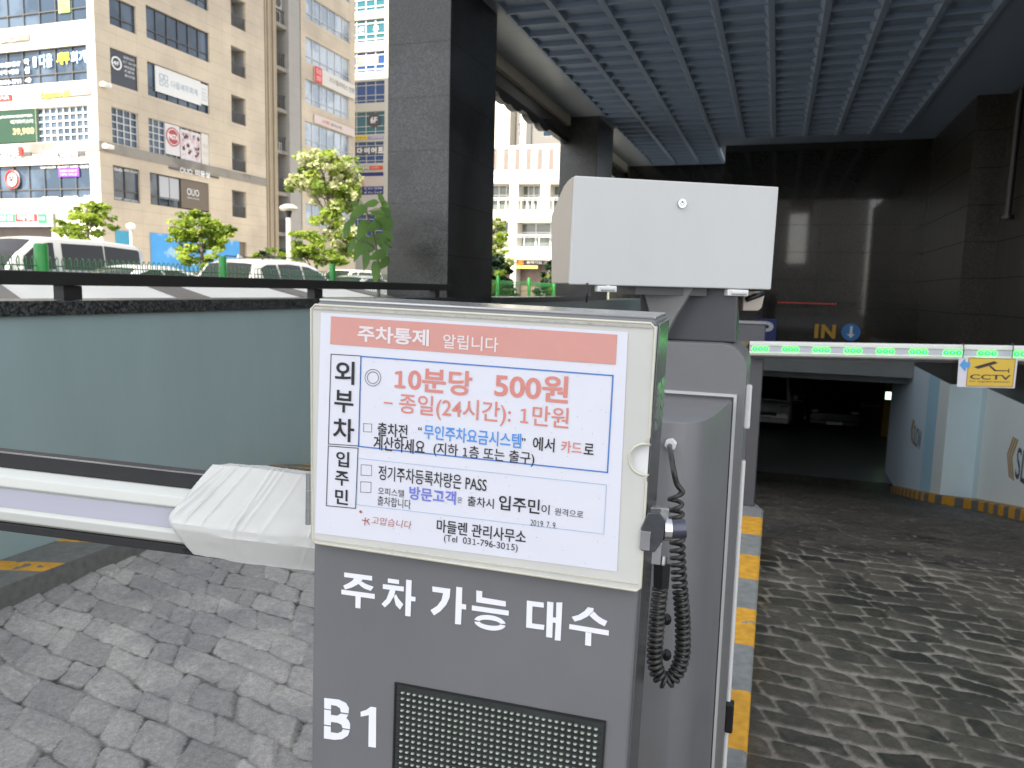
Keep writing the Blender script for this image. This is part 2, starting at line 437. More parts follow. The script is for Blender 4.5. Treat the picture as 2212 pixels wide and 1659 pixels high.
def grid_mesh(name, x0, x1, y0, y1, nx, ny, mat, amp=1.0, zf=ramp_z):
    xs, ys = np.linspace(x0, x1, nx), np.linspace(y0, y1, ny)
    X, Y = np.meshgrid(xs, ys); X, Y = X.ravel(), Y.ravel()
    h, tone, d = cobbles(X, Y)
    big = 0.02 * (fbm(X * 0.7, Y * 0.7, 71) - 0.5)
    edge = np.minimum(np.minimum(X - x0, x1 - X), np.minimum(Y - y0, y1 - Y))
    Z = zf(Y) + h * amp + big * sstep(0, 0.6, edge) - 0.012
    co = np.stack([X, Y, Z], 1).astype(np.float32)
    i = np.arange((nx - 1) * (ny - 1)); r_, c_ = i // (nx - 1), i % (nx - 1); a = r_ * nx + c_
    q = np.stack([a, a + 1, a + 1 + nx, a + nx], 1).astype(np.int32)
    me = bpy.data.meshes.new(name)
    me.vertices.add(len(co)); me.vertices.foreach_set("co", co.ravel())
    me.loops.add(q.size); me.loops.foreach_set("vertex_index", q.ravel())
    me.polygons.add(len(q)); me.polygons.foreach_set("loop_start", np.arange(0, q.size, 4, dtype=np.int32))
    me.polygons.foreach_set("loop_total", np.full(len(q), 4, dtype=np.int32))
    me.polygons.foreach_set("use_smooth", np.ones(len(q), dtype=bool))
    me.update()
    for nm, val in (("stone_tone", tone), ("joint_depth", d)):
        at = me.attributes.new(nm, 'FLOAT', 'POINT'); at.data.foreach_set("value", val.astype(np.float32))
    me.materials.append(mat)
    o = bpy.data.objects.new(name, me); COL.objects.link(o)
    return o
def cobble_mat(name):
    m = bpy.data.materials.new(name); m.use_nodes = True
    t = m.node_tree; p = t.nodes["Principled BSDF"]; L = t.links
    vec = _n(t, "ShaderNodeNewGeometry").outputs["Position"]
    sep = _n(t, "ShaderNodeSeparateXYZ"); L.new(vec, sep.inputs[0])
    tone = _n(t, "ShaderNodeAttribute", attribute_name="stone_tone").outputs["Fac"]
    dep = _n(t, "ShaderNodeAttribute", attribute_name="joint_depth").outputs["Fac"]
    def nz(s, det=6, ro=0.6):
        n = _n(t, "ShaderNodeTexNoise"); n.inputs["Scale"].default_value = s; n.inputs["Detail"].default_value = det; n.inputs["Roughness"].default_value = ro
        L.new(vec, n.inputs["Vector"]); return n.outputs["Fac"]
    def mr(i, a, b, c=0, d=1):
        n = _n(t, "ShaderNodeMapRange"); n.inputs[1].default_value = a; n.inputs[2].default_value = b; n.inputs[3].default_value = c; n.inputs[4].default_value = d
        L.new(i, n.inputs[0]); return n.outputs[0]
    def mix(f, a, b, bl='MIX'):
        n = _n(t, "ShaderNodeMix", data_type='RGBA', blend_type=bl)
        for i, s in ((0, f), (6, a), (7, b)):
            if isinstance(s, (float, int)): n.inputs[i].default_value = s
            elif isinstance(s, tuple): n.inputs[i].default_value = (*s, 1)
            else: L.new(s, n.inputs[i])
        return n.outputs[2]
    def mul(a, b):
        n = _n(t, "ShaderNodeMath", operation='MULTIPLY'); L.new(a, n.inputs[0])
        if isinstance(b, float): n.inputs[1].default_value = b
        else: L.new(b, n.inputs[1])
        return n.outputs[0]
    # lane by the teal wall: pale concrete stamp; lane by the blue wall: dark stones in paler joints, some canopy shade put into their tone
    pale = mix(tone, (0.24, 0.231, 0.218), (0.385, 0.366, 0.335))
    pale = mix(mr(nz(2.3), 0.42, 0.62), pale, (0.225, 0.220, 0.214))
    pale = mix(mul(mr(dep, 0.003, 0.012, 1, 0), mr(nz(2.0), 0.42, 0.58, 0.0, 0.55)), pale, (0.37, 0.35, 0.31))
    cr = mul(mr(dep, 0.0005, 0.0085, 1, 0), mr(nz(4.5), 0.34, 0.50))
    pale = mix(cr, pale, (0.045, 0.041, 0.038))
    dark = mix(tone, (0.018, 0.0175, 0.016), (0.06, 0.055, 0.047))
    wear = mul(mr(nz(0.9, 6, 0.7), 0.42, 0.62), mr(nz(9, 8, 0.8), 0.35, 0.6))
    dark = mix(wear, dark, (0.115, 0.10, 0.079))
    jt = mul(mr(dep, 0.004, 0.013, 1, 0), mr(nz(3.0), 0.3, 0.5, 0.25, 1.0))
    dark = mix(jt, dark, (0.20, 0.182, 0.153))
    side = mr(sep.outputs[0], -0.9, -0.5)
    c = mix(side, pale, dark)
    g = mr(nz(45, 8, 0.8), 0.28, 0.72, 0.6, 1.4)
    c = mix(1.0, c, g, 'MULTIPLY')
    g = mr(nz(190, 4, 0.7), 0.3, 0.7, 0.72, 1.28)
    c = mix(1.0, c, g, 'MULTIPLY')
    bp = _n(t, "ShaderNodeBump"); bp.inputs["Strength"].default_value = 0.5; bp.inputs["Distance"].default_value = 0.006; L.new(nz(120, 6, 0.7), bp.inputs["Height"]); L.new(bp.outputs[0], p.inputs["Normal"])
    L.new(c, p.inputs["Base Color"])
    L.new(mix(side, mr(nz(12), 0.3, 0.7, 0.5, 0.8), mr(nz(12), 0.3, 0.7, 0.30, 0.62)), p.inputs["Roughness"])
    p.inputs["Specular IOR Level"].default_value = 0.35
    return m
m_cobble = cobble_mat("stamped_cobbles")
tag(grid_mesh("driveway", -3.72, 3.75, 0.4, 5.2, 720, 470, m_cobble), kind='structure')
tag(grid_mesh("ramp", -3.72, 3.75, 5.2, 22.0, 300, 640, m_cobble), kind='structure')
m_conc = M("concrete_ground", (0.3, 0.29, 0.28), 0.85, var=(0.7, 0.12), bump=(30, 0.15))
m_asphalt = M("asphalt_road", (0.055, 0.055, 0.057), 0.85, var=(1.5, 0.15), bump=(80, 0.2))
m_pave = M("pavement_blocks", (0.3, 0.29, 0.27), 0.85, var=(0.9, 0.15))
tag(MB().box(-5.35, 300, -300, 0.4, -0.6, -0.01).build("forecourt", m_conc), kind='structure')
tag(MB().box(-300, -5.35, -300, 500, -0.6, 0.40).build("ground", m_pave), kind='structure')
tag(MB().box(-26, -9.0, -200, 400, 0.0, 0.45).build("road", m_asphalt), kind='structure')

# ------------------------------------------------------------------ canopy, columns, walls of the drive-in
H = 5.2
c = thing("canopy", "blue-grey coffered ceiling over the car ramp", "canopy", (0, 12, H))
mb = MB(); mb.box(-3.68, 4.2, 8.3, 19.75, H + 0.05, H + 0.6); mb.box(-3.68, -1.45, 19.75, 23.0, H + 0.05, H + 0.6)
mb.build("ceiling_panel", m_ceiling, c, world=True)
mb = MB()
BX = [-3.66, -3.0, -2.34, -1.66, -0.98, -0.31, 0.37, 1.05, 1.74, 2.40]
for i, x in enumerate(BX):
    y1 = 22.75 if x < -1.5 else 19.4
    if i == 0: mb.box(x - 0.03, x + 0.02, 8.3, y1, H - 0.012, H + 0.08)
    else:
        mb.add([(xx, yy, zz) for yy in (8.3, y1) for xx, zz in ((x - .095, H + .055), (x + .06, H + .055), (x + .045, H - .03), (x - .035, H - .03))],
               [(0, 1, 2, 3), (7, 6, 5, 4), (3, 2, 6, 7), (0, 3, 7, 4), (2, 1, 5, 6)])
mb.build("batten", m_ceiling, c, world=True)
mb = MB()
y = 8.69
while y < 22.9:
    x1 = 2.40 if y < 19.4 else -1.66
    mb.box(-3.66, x1, y - 0.022, y + 0.022, H - 0.024, H + 0.06)
    y += 0.49
mb.build("cross_rib", m_ceiling, c, world=True)
mb = MB(); mb.box(2.40, 4.2, 8.3, 19.4, H - 0.002, H + 0.045); mb.box(-1.45, 4.2, 19.402, 20.3, H - 0.003, H + 0.046); mb.box(-4.3, -1.45, 22.75, 23.0, H - 0.003, H + 0.046)
mb.build("ceiling_margin", m_ceiling, c, world=True)
MB().box(-4.36, -3.69, 8.7, 23.0, H - 0.005, H + 0.5).build("soffit_strip", m_ceiling_edge, c, world=True)

b = thing("transom", "dark glazed transom hanging under the canopy edge between the columns", "window", (-4.45, 12, 4.7))
m_beam = M("beige_beam_paint", (0.62, 0.57, 0.45), 0.5, var=(1.5, 0.08))
MB().box(-4.62, -4.40, 8.7, 23.0, 5.02, 5.6).build("beam", m_beam, b, world=True)
MB().box(-4.52, -4.48, 8.7, 23.0, 4.76, 5.02).build("pane", M("smoked_glass", (0.07, 0.065, 0.06), 0.08, spec=0.9, var=(1.4, 0.5)), b, world=True)
mb = MB().box(-4.56, -4.44, 8.7, 23.0, 4.66, 4.76)
for y0 in (10.2, 11.3, 12.35, 12.9, 13.9, 14.6, 18.5, 19.8):
    mb.prism([(-4.56, y0 - .34 + .68 * k / 10, 4.662 - .085 * math.sin(math.pi * k / 10) ** .6) for k in range(11)], (.12, 0, 0))
mb.build("bottom_rail", m_rail, b, world=True)

for i, (ya, yb, lb) in enumerate(((8.65, 10.2, "nearer square granite column of the canopy, beside the wall rail"), (16.4, 18.0, "farther granite column of the canopy, beside the camera housing"))):
    o = MB().box(-4.62, -3.80, ya, yb, -4, H + 0.1).build("granite_column", m_granite, bevel=0.01)
    tag(o, lb, "column", "granite columns under the canopy")

wl = thing("entrance_wall", "polished dark granite wall above the garage opening", "wall", (1, 20.3, 0))
mb = MB(); mb.box(-1.45, 3.17, 20.3, 21.0, 0.06, H + 0.2); mb.box(-1.45, -1.0, 20.303, 21.0, -4, 0.06); mb.box(3.19, 3.9, 20.305, 21, -.03, H + .2)
mb.build("granite_cladding", m_granite_wall, wl, world=True)
MB().box(-1.0, 3.166, 20.27, 21.0, -0.33, 0.06).build("concrete_lintel", M("painted_lintel", (0.26, 0.27, 0.265), 0.6, var=(2, 0.1)), wl, world=True)
mb = MB(); mb.box(-4.8, -1.45, 23.0, 23.5, -4, H + 0.2)
tag(mb.build("recess_wall", m_granite_wall), "dark granite wall set back behind the camera housing", "wall")

sw = thing("ramp_side_wall", "side wall of the ramp, brown granite above a pale blue painted base", "wall", (3.5, 16, 0))
mb = MB(); mb.box(3.17, 5.0, 16.25, 20.298, -0.03, H + .2); mb.box(3.70, 5.0, 3.0, 16.25, -0.03, H + .2)
mb.build("granite_cladding", m_granite_side, sw, world=True)
def blue_wall():
    m = M("blue_wall_paint", (0.66, 0.80, 0.83), 0.5, var=(0.8, 0.05))
    m2 = M("mid_blue_wall_paint", (0.42, 0.68, 0.80), 0.5, var=(0.8, 0.05))
    m3 = M("pale_blue_wall_paint", (0.82, 0.89, 0.87), 0.5, var=(0.8, 0.04))
    m4 = M("lilac_blue_wall_paint", (0.68, 0.80, 0.88), 0.5, var=(0.8, 0.05))
    mb = MB()
    mb.mi(3).box(3.17, 5.0, 18.3, 23.5, -4, -0.033)
    mb.mi(1).box(3.171, 5.0, 17.2, 18.3, -4, -0.033)
    mb.mi(2).box(3.17, 5.0, 16.25, 17.2, -4, -0.033)
    mb.mi(0).box(3.70, 5.0, 15.9, 16.252, -4, -0.033)
    mb.mi(2).box(3.701, 5.0, 3.0, 15.9, -4, -0.033)
    mb.mi(0).quad((3.172, 16.247, -4), (3.70, 16.247, -4), (3.70, 16.247, -0.034), (3.172, 16.247, -0.034))
    return mb.build("painted_base", [m, m2, m3, m4], sw, world=True, fix=False)
blue_wall()
# painted arrows and lettering on the blue base
m_orange = M("orange_stencil_paint", (0.5, 0.32, 0.13), 0.6)
m_slate = M("slate_stencil_paint", (0.07, 0.09, 0.11), 0.6)
mb = MB()
for k in range(3):
    y0 = 14.28 - 0.11 * k
    zc = -0.93
    for sgn in (1, -1):
        mb.poly([(3.697, y0, zc), (3.697, y0 - 0.22, zc + sgn * 0.33), (3.697, y0 - 0.30, zc + sgn * 0.33), (3.697, y0 - 0.08, zc)], (-1, 0, 0))
for k in range(2):
    y0 = 20.0 - 0.14 * k
    for sgn in (1, -1):
        mb.poly([(3.167, y0, -1.5), (3.167, y0 - 0.2, -1.5 + sgn * 0.26), (3.167, y0 - 0.32, -1.5 + sgn * 0.26), (3.167, y0 - 0.12, -1.5)], (-1, 0, 0))
mb.build("painted_arrow", m_orange, sw, world=True, fix=False)
mb = MB()
write(mb, "SLOW", (3.696, 13.75, -1.2), (0, -1.6, 0), (0, 0, 0.5), 0.01)
write(mb, "SLOW", (3.166, 19.55, -1.78), (0, -0.95, 0), (0, 0, 0.45), 0.01)
mb.build("painted_lettering", m_slate, sw, world=True, fix=False)
# downpipe on the right wall
dp = thing("downpipe", "black glossy downpipe ending in a flange high on the granite wall", "pipe", (3.62, 15.4, 4))
MB().tube([(3.62, 14.7, 5.15), (3.62, 15.2, 5.05), (3.62, 15.33, 4.8), (3.62, 15.38, 3.0)], 0.055, 10).build("pipe", m_black, dp, world=True, smooth=True, auto=40)
MB().tube([(3.62, 15.38, 3.0), (3.62, 15.38, 2.93)], 0.1, 12).build("flange", m_black, dp, world=True, smooth=True, auto=40)

# left retaining wall with coping, hand rail, kerb
lw = thing("retaining_wall", "grey-green painted wall with dark granite coping beside the exit lane", "wall", (-3.8, 8, 0))
MB().box(-4.05, -3.7, -1.5, 23.0, -4.2, 1.345).build("painted_wall", m_teal, lw, world=True)
MB().box(-4.1, -3.675, -1.5, 8.62, 1.345, 1.425).build("coping", m_granite_cap, lw, world=True, bevel=0.006)
MB().box(-4.1, -3.675, 10.23, 16.37, 1.345, 1.425).build("coping", m_granite_cap, lw, world=True, bevel=0.006)
hr = thing("hand_rail", "flat dark bronze hand rail on short posts along the wall coping", "rail", (-3.75, 4, 1.43))
MB().box(-3.83, -3.7, -1.4, 8.6, 1.507, 1.582).build("top_bar", m_rail, hr, world=True, bevel=0.006)
for y in (-1.0, 3.3, 5.75, 8.2):
    if y < 9: MB().box(-3.80, -3.725, y - 0.06, y + 0.06, 1.427, 1.506).build("post", m_rail, hr, world=True)
sk = thing("skylight_roof", "low pale panelled roof crossed by slanting dark strips in place of shadows, behind the wall rail", "roof", (-4.7, 6, 1.3))
m_pale = M("pale_roof_panel", (0.66, 0.65, 0.6), 0.45, var=(1.5, 0.05))
MB().add([(-4.12, -1.5, 1.36), (-4.12, 8.6, 1.36), (-5.3, 8.6, 1.497), (-5.3, -1.5, 1.497), (-4.12, -1.5, 1.2), (-4.12, 8.6, 1.2), (-5.3, 8.6, 1.2), (-5.3, -1.5, 1.2)],
         [(0, 1, 2, 3), (7, 6, 5, 4), (0, 4, 5, 1), (1, 5, 6, 2), (2, 6, 7, 3), (3, 7, 4, 0)]).build("panel", m_pale, sk, world=True)
for y in (0.0, 1.45, 3.05, 4.75, 6.45, 8.0):  # dark strips built in place of slanting shadows on the pale surface
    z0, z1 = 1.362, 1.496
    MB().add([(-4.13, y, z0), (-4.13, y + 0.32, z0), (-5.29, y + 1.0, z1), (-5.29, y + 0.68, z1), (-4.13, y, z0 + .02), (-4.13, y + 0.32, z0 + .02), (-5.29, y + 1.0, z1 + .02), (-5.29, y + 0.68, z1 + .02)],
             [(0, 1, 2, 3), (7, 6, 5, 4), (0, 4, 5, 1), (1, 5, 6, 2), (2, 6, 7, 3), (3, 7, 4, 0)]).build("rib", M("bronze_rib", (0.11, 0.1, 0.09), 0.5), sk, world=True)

def striped_kerb_mat(name, ax, pitch, off, duty, slant=0.0, base=(0.14, 0.145, 0.14), axis2=0, top=False):
    m = bpy.data.materials.new(name); m.use_nodes = True
    t = m.node_tree; p = t.nodes["Principled BSDF"]; L = t.links
    vec = _n(t, "ShaderNodeNewGeometry").outputs["Position"]
    sep = _n(t, "ShaderNodeSeparateXYZ"); L.new(vec, sep.inputs[0])
    a = _n(t, "ShaderNodeMath", operation='MULTIPLY_ADD'); L.new(sep.outputs[axis2], a.inputs[0]); a.inputs[1].default_value = slant; L.new(sep.outputs[ax], a.inputs[2])
    s = _n(t, "ShaderNodeMath", operation='SUBTRACT'); L.new(a.outputs[0], s.inputs[0]); s.inputs[1].default_value = off
    d = _n(t, "ShaderNodeMath", operation='DIVIDE'); L.new(s.outputs[0], d.inputs[0]); d.inputs[1].default_value = pitch
    f = _n(t, "ShaderNodeMath", operation='FRACT'); L.new(d.outputs[0], f.inputs[0])
    lt = _n(t, "ShaderNodeMath", operation='LESS_THAN'); L.new(f.outputs[0], lt.inputs[0]); lt.inputs[1].default_value = duty
    nz = _n(t, "ShaderNodeTexNoise"); nz.inputs["Scale"].default_value = 7; nz.inputs["Detail"].default_value = 8; L.new(vec, nz.inputs["Vector"])
    chip = _n(t, "ShaderNodeMath", operation='LESS_THAN'); L.new(nz.outputs["Fac"], chip.inputs[0]); chip.inputs[1].default_value = 0.66
    mu = _n(t, "ShaderNodeMath", operation='MULTIPLY'); L.new(lt.outputs[0], mu.inputs[0]); L.new(chip.outputs[0], mu.inputs[1])
    if top:
        sn = _n(t, "ShaderNodeSeparateXYZ"); L.new(_n(t, "ShaderNodeNewGeometry").outputs["True Normal"], sn.inputs[0])
        gt_ = _n(t, "ShaderNodeMath", operation='GREATER_THAN'); L.new(sn.outputs[2], gt_.inputs[0]); gt_.inputs[1].default_value = 0.5
        m9 = _n(t, "ShaderNodeMath", operation='MULTIPLY'); L.new(mu.outputs[0], m9.inputs[0]); L.new(gt_.outputs[0], m9.inputs[1]); mu = m9
    mx = _n(t, "ShaderNodeMix", data_type='RGBA'); mx.inputs[6].default_value = (*base, 1); mx.inputs[7].default_value = (0.60, 0.30, 0.025, 1); L.new(mu.outputs[0], mx.inputs[0])
    n2 = _n(t, "ShaderNodeTexNoise"); n2.inputs["Scale"].default_value = 25; n2.inputs["Detail"].default_value = 6; L.new(vec, n2.inputs["Vector"])
    mr = _n(t, "ShaderNodeMapRange"); mr.inputs[1].default_value = 0.3; mr.inputs[2].default_value = 0.7; mr.inputs[3].default_value = 0.78; mr.inputs[4].default_value = 1.15; L.new(n2.outputs["Fac"], mr.inputs[0])
    m2 = _n(t, "ShaderNodeMix", data_type='RGBA', blend_type='MULTIPLY'); m2.inputs[0].default_value = 1; L.new(mx.outputs[2], m2.inputs[6]); L.new(mr.outputs[0], m2.inputs[7])
    L.new(m2.outputs[2], p.inputs["Base Color"]); p.inputs["Roughness"].default_value = 0.6
    bp = _n(t, "ShaderNodeBump"); bp.inputs["Strength"].default_value = 0.2; bp.inputs["Distance"].default_value = 0.01; L.new(n2.outputs["Fac"], bp.inputs["Height"]); L.new(bp.outputs[0], p.inputs["Normal"])
    return m
mb = MB().box(-3.698, -3.36, -1.5, 5.0, -0.1, 0.10)
n = 24
for i in range(n):
    y0, y1 = 5.0 + (18.0 * i) / n, 5.0 + (18.0 * (i + 1)) / n
    a, b_ = float(ramp_z(y0)), float(ramp_z(y1))
    mb.add([(-3.698, y0, a - .3), (-3.37, y0, a - .3), (-3.37, y0, a + .14), (-3.698, y0, a + .14), (-3.698, y1, b_ - .3), (-3.37, y1, b_ - .3), (-3.37, y1, b_ + .14), (-3.698, y1, b_ + .14)],
           [(0, 1, 2, 3), (7, 6, 5, 4), (2, 1, 5, 6), (3, 2, 6, 7), (0, 3, 7, 4)])
tag(mb.build("kerb", striped_kerb_mat("kerb_stripes_exit", 1, 0.46, 1.44, 0.28, slant=-0.30, base=(0.15, 0.15, 0.135), top=True)), "grey kerb with yellow bands under the grey-green wall", "kerb")

isl = MB()
out = [(-0.78, 0.62), (-0.03, 0.62), (0.0, 0.75), (0.0, 5.2), (-0.08, 5.42), (-0.3, 5.5), (-0.5, 5.5), (-0.7, 5.42), (-0.8, 5.2), (-0.8, 0.75)]
isl.prism([(x, y, -0.15) for x, y in out], (0, 0, 0.30))
tag(isl.build("traffic_island", striped_kerb_mat("island_stripes", 1, 0.757, 2.345, 0.5, base=(0.2, 0.205, 0.2)), bevel=0.012), "raised island between the lanes with yellow and grey stripes", "kerb")

# right kerb follows the foot of the blue wall
mb = MB()
ln = [(3.0, 21.0), (2.98, 19.5), (2.96, 17.5), (2.98, 16.6), (3.08, 15.9), (3.3, 15.2), (3.42, 14.4), (3.44, 12.5), (3.44, 10.0), (3.44, 7.0), (3.44, 3.0)]
wall_x = lambda yy: 3.168 if yy >= 16.25 else 3.698
sub = []
for (xa, ya), (xb, yb) in zip(ln[:-1], ln[1:]):
    k = max(1, int((ya - yb) / 0.25))
    for i in range(k): f = i / k; sub.append((xa + (xb - xa) * f, ya + (yb - ya) * f))
sub.append(ln[-1])
rings = []
for x, y in sub:
    z = float(ramp_z(y)); rings.append([(x, y, z - 0.25), (x, y, z + 0.15), (x + 0.02, y, z + 0.17), (wall_x(y), y, z + 0.17), (wall_x(y), y, z - 0.25)])
mb.loft(rings, closed=True)
tag(mb.build("kerb", striped_kerb_mat("kerb_stripes_ramp", 1, 0.52, 0.1, 0.55, slant=0.9)), "curved kerb with slanted yellow stripes at the foot of the blue wall", "kerb")

# signs on the dark entrance wall
m_signblue = M("sign_blue", (0.012, 0.03, 0.19), 0.4); m_arrowblue = M("arrow_sign_blue", (0.05, 0.22, 0.55), 0.4)
m_signyellow = M("sign_yellow", (0.55, 0.3, 0.02), 0.45)
s = thing("parking_sign", "square blue sign with a white letter P on the dark wall", "sign", (-0.2, 20.28, 0.7))
MB().box(-0.5, 0.02, 20.25, 20.298, 0.40, 0.96).build("plate", m_signblue, s, world=True)
mb = MB(); write(mb, "P", (-0.37, 20.247, 0.47), (0.32, 0, 0), (0, 0, 0.42), 0.03); mb.build("lettering", m_wletter, s, world=True, fix=False)
s = thing("entry_lettering", "yellow IN letters on the dark granite wall", "sign", (1.15, 20.28, 0.7))
for ch, x0, x1 in (("I", 0.91, 1.0), ("N", 1.06, 1.39)):
    mb = MB(); write(mb, ch, (x0, 20.285, 0.53), (x1 - x0, 0, 0), (0, 0, 0.34), 0.045)
    mb.build("letter", m_signyellow, s, world=True, fix=False)
s = thing("arrow_sign", "round blue sign with a white down arrow beside the IN letters", "sign", (1.73, 20.28, 0.7))
MB().tube([(1.73, 20.298, 0.705), (1.73, 20.262, 0.705)], 0.212, 28).build("disc", m_arrowblue, s, world=True)
MB().poly([(1.7, 20.258, .85), (1.76, 20.258, .85), (1.76, 20.258, .66), (1.82, 20.258, .66), (1.73, 20.258, .56), (1.64, 20.258, .66), (1.7, 20.258, .66)], (0, -1, 0)).build("arrow", m_wletter, s, world=True, fix=False)
m_redled = M("red_led", (0.3, 0.02, 0.02), 0.4, emit=((1, 0.1, 0.08), 0.10))
s = thing("led_sign", "thin row of dim red glowing marks imitating an LED sign reflected in the dark granite wall", "sign", (0.7, 20.28, 1.4))  # glowing dots stand in for an LED sign mirrored in the granite
mb = MB()
for k in range(22): mb.box(0.02 + k * 0.062, 0.05 + k * 0.062, 20.28, 20.298, 1.36, 1.385)
mb.build("lamp_row", m_redled, s, world=True)

# garage beyond the opening
gr = thing("garage_interior", "dark basement garage room seen through the low opening", "room", (1, 30, -3.3))
m_gw = M("garage_wall_paint", (0.6, 0.57, 0.46), 0.7, var=(1, 0.1)); m_gf = M("garage_floor", (0.2, 0.21, 0.21), 0.35, var=(1, 0.1))
zf = float(ramp_z(22.0))
MB().box(-12, 14, 21.9, 46, zf - 0.3, zf - 0.012).build("floor", m_gf, gr, world=True)
MB().box(-12, 14, 21.0, 46, -0.55, -0.3).build("ceiling", M("garage_ceiling", (0.2, 0.21, 0.21), 0.8), gr, world=True)
mb = MB(); mb.box(-12, 14, 38, 38.4, zf, -0.55); mb.box(6.5, 6.8, 23.5, 38, zf, -.55); mb.box(-12, -11.7, 23.5, 38, zf, -.55); mb.box(3.2, 6.5, 23.5, 23.8, zf, -.55); mb.box(-12, -1.46, 23.52, 23.8, zf, -.55)
mb.build("wall", m_gw, gr, world=True)
MB().box(-11, 6, 37.96, 37.998, -1.5, -1.25).build("blue_stripe", M("garage_blue_stripe", (0.02, 0.04, 0.3), 0.6), gr, world=True)
pr = thing("garage_pillar", "yellow painted pillar deep inside the garage", "column", (4.0, 30, zf))
MB().box(3.75, 4.35, 29.5, 30.1, zf, -0.55).build("shaft", M("pillar_yellow", (0.3, 0.18, 0.03), 0.6), pr, world=True)
m_lampg = M("exit_lamp_green", (0.5, 0.7, 0.5), 0.4, emit=((0.55, 1, 0.6), 0.9))
lp = thing("exit_lamp", "small pale green lamp glowing inside the garage", "lamp", (3.35, 27.0, -1.3))
q = atY(*((2900 + 1062 * .5726) * .5486, (1150 + 714 * .5726) * .5486), 27.0)
MB().box(q[0] - 0.16, q[0] + 0.16, 26.98, 27.02, q[2] - 0.12, q[2] + 0.12).build("lamp_face", m_lampg, lp, world=True, bevel=0.015)
MB().box(q[0] - 0.18, q[0] + 0.18, 27.022, 27.08, q[2] - 0.14, q[2] + 0.14).build("housing", m_black, lp, world=True)
MB().box(q[0] - 0.02, q[0] + 0.02, 27.03, 27.07, q[2] + 0.142, -0.55).build("hanger", m_black, lp, world=True)

# ------------------------------------------------------------------ parking display pedestal
_o = att(1082, 1540, 1.10)
KF = Frame(_o, (0.9974, 0.072, -0.021))
KF.o = _o - KF.b * (_o[2] - 0.15) / KF.b[2]
ZA = lambda x, y: (658.3 + x * 0.39675, 630.9 + y * 0.39675)      # close view of the notice
ZB = lambda x, y: (658.3 + x * 0.35960, 1206.9 + y * 0.35960)     # close view of the lettering
kiosk = thing("parking_display", "dark grey pedestal with cut-out white lettering and a dot lamp panel", "display post", matrix=KF.matrix())
xl = KF.L(676, 1230)[0]; xr = KF.L(1378, 1300)[0]
zt = KF.L(1415, 690)[2]
KD = 0.21
body = MB().box(xl, xr, 0, KD, 0, zt)
body.build("cabinet", m_kiosk, kiosk, bevel=0.006, seg=3)
MB().box(xr - 0.001, xr + 0.0035, 0.007, KD - 0.004, 0.3, zt - 0.006).build("side_panel", m_brushed, kiosk, bevel=0.001)
MB().box(xl + 0.002, xr - 0.002, 0.004, KD - 0.004, zt - 0.001, zt + 0.004).build("top_panel", M("worn_top_metal", (0.36, 0.36, 0.36), 0.24, metal=0.6, var=(8, 0.06, (1, 12, 1))), kiosk, bevel=0.002)
m_louv = M("louvre_metal", (0.35, 0.36, 0.36), 0.25, metal=0.85)
for k in range(4):
    z0 = KF.L(1420, 862 + 26 * k)[2]
    mb = MB()
    for s_ in range(2):
        y0, y1 = 0.035 + 0.07 * s_, 0.095 + 0.07 * s_
        mb.add([(xr + .003, y0, z0), (xr + .003, y1, z0 + .0), (xr + .003, y1, z0 + .014), (xr + .003, y0, z0 + .014), (xr + .0075, y0, z0), (xr + .0075, y1, z0), (xr + .0042, y1, z0 + .013), (xr + .0042, y0, z0 + .013)],
               [(0, 1, 2, 3), (4, 7, 6, 5), (0, 4, 5, 1), (3, 2, 6, 7), (0, 3, 7, 4), (1, 5, 6, 2)])
    mb.build("vent_louvre", m_louv, kiosk)
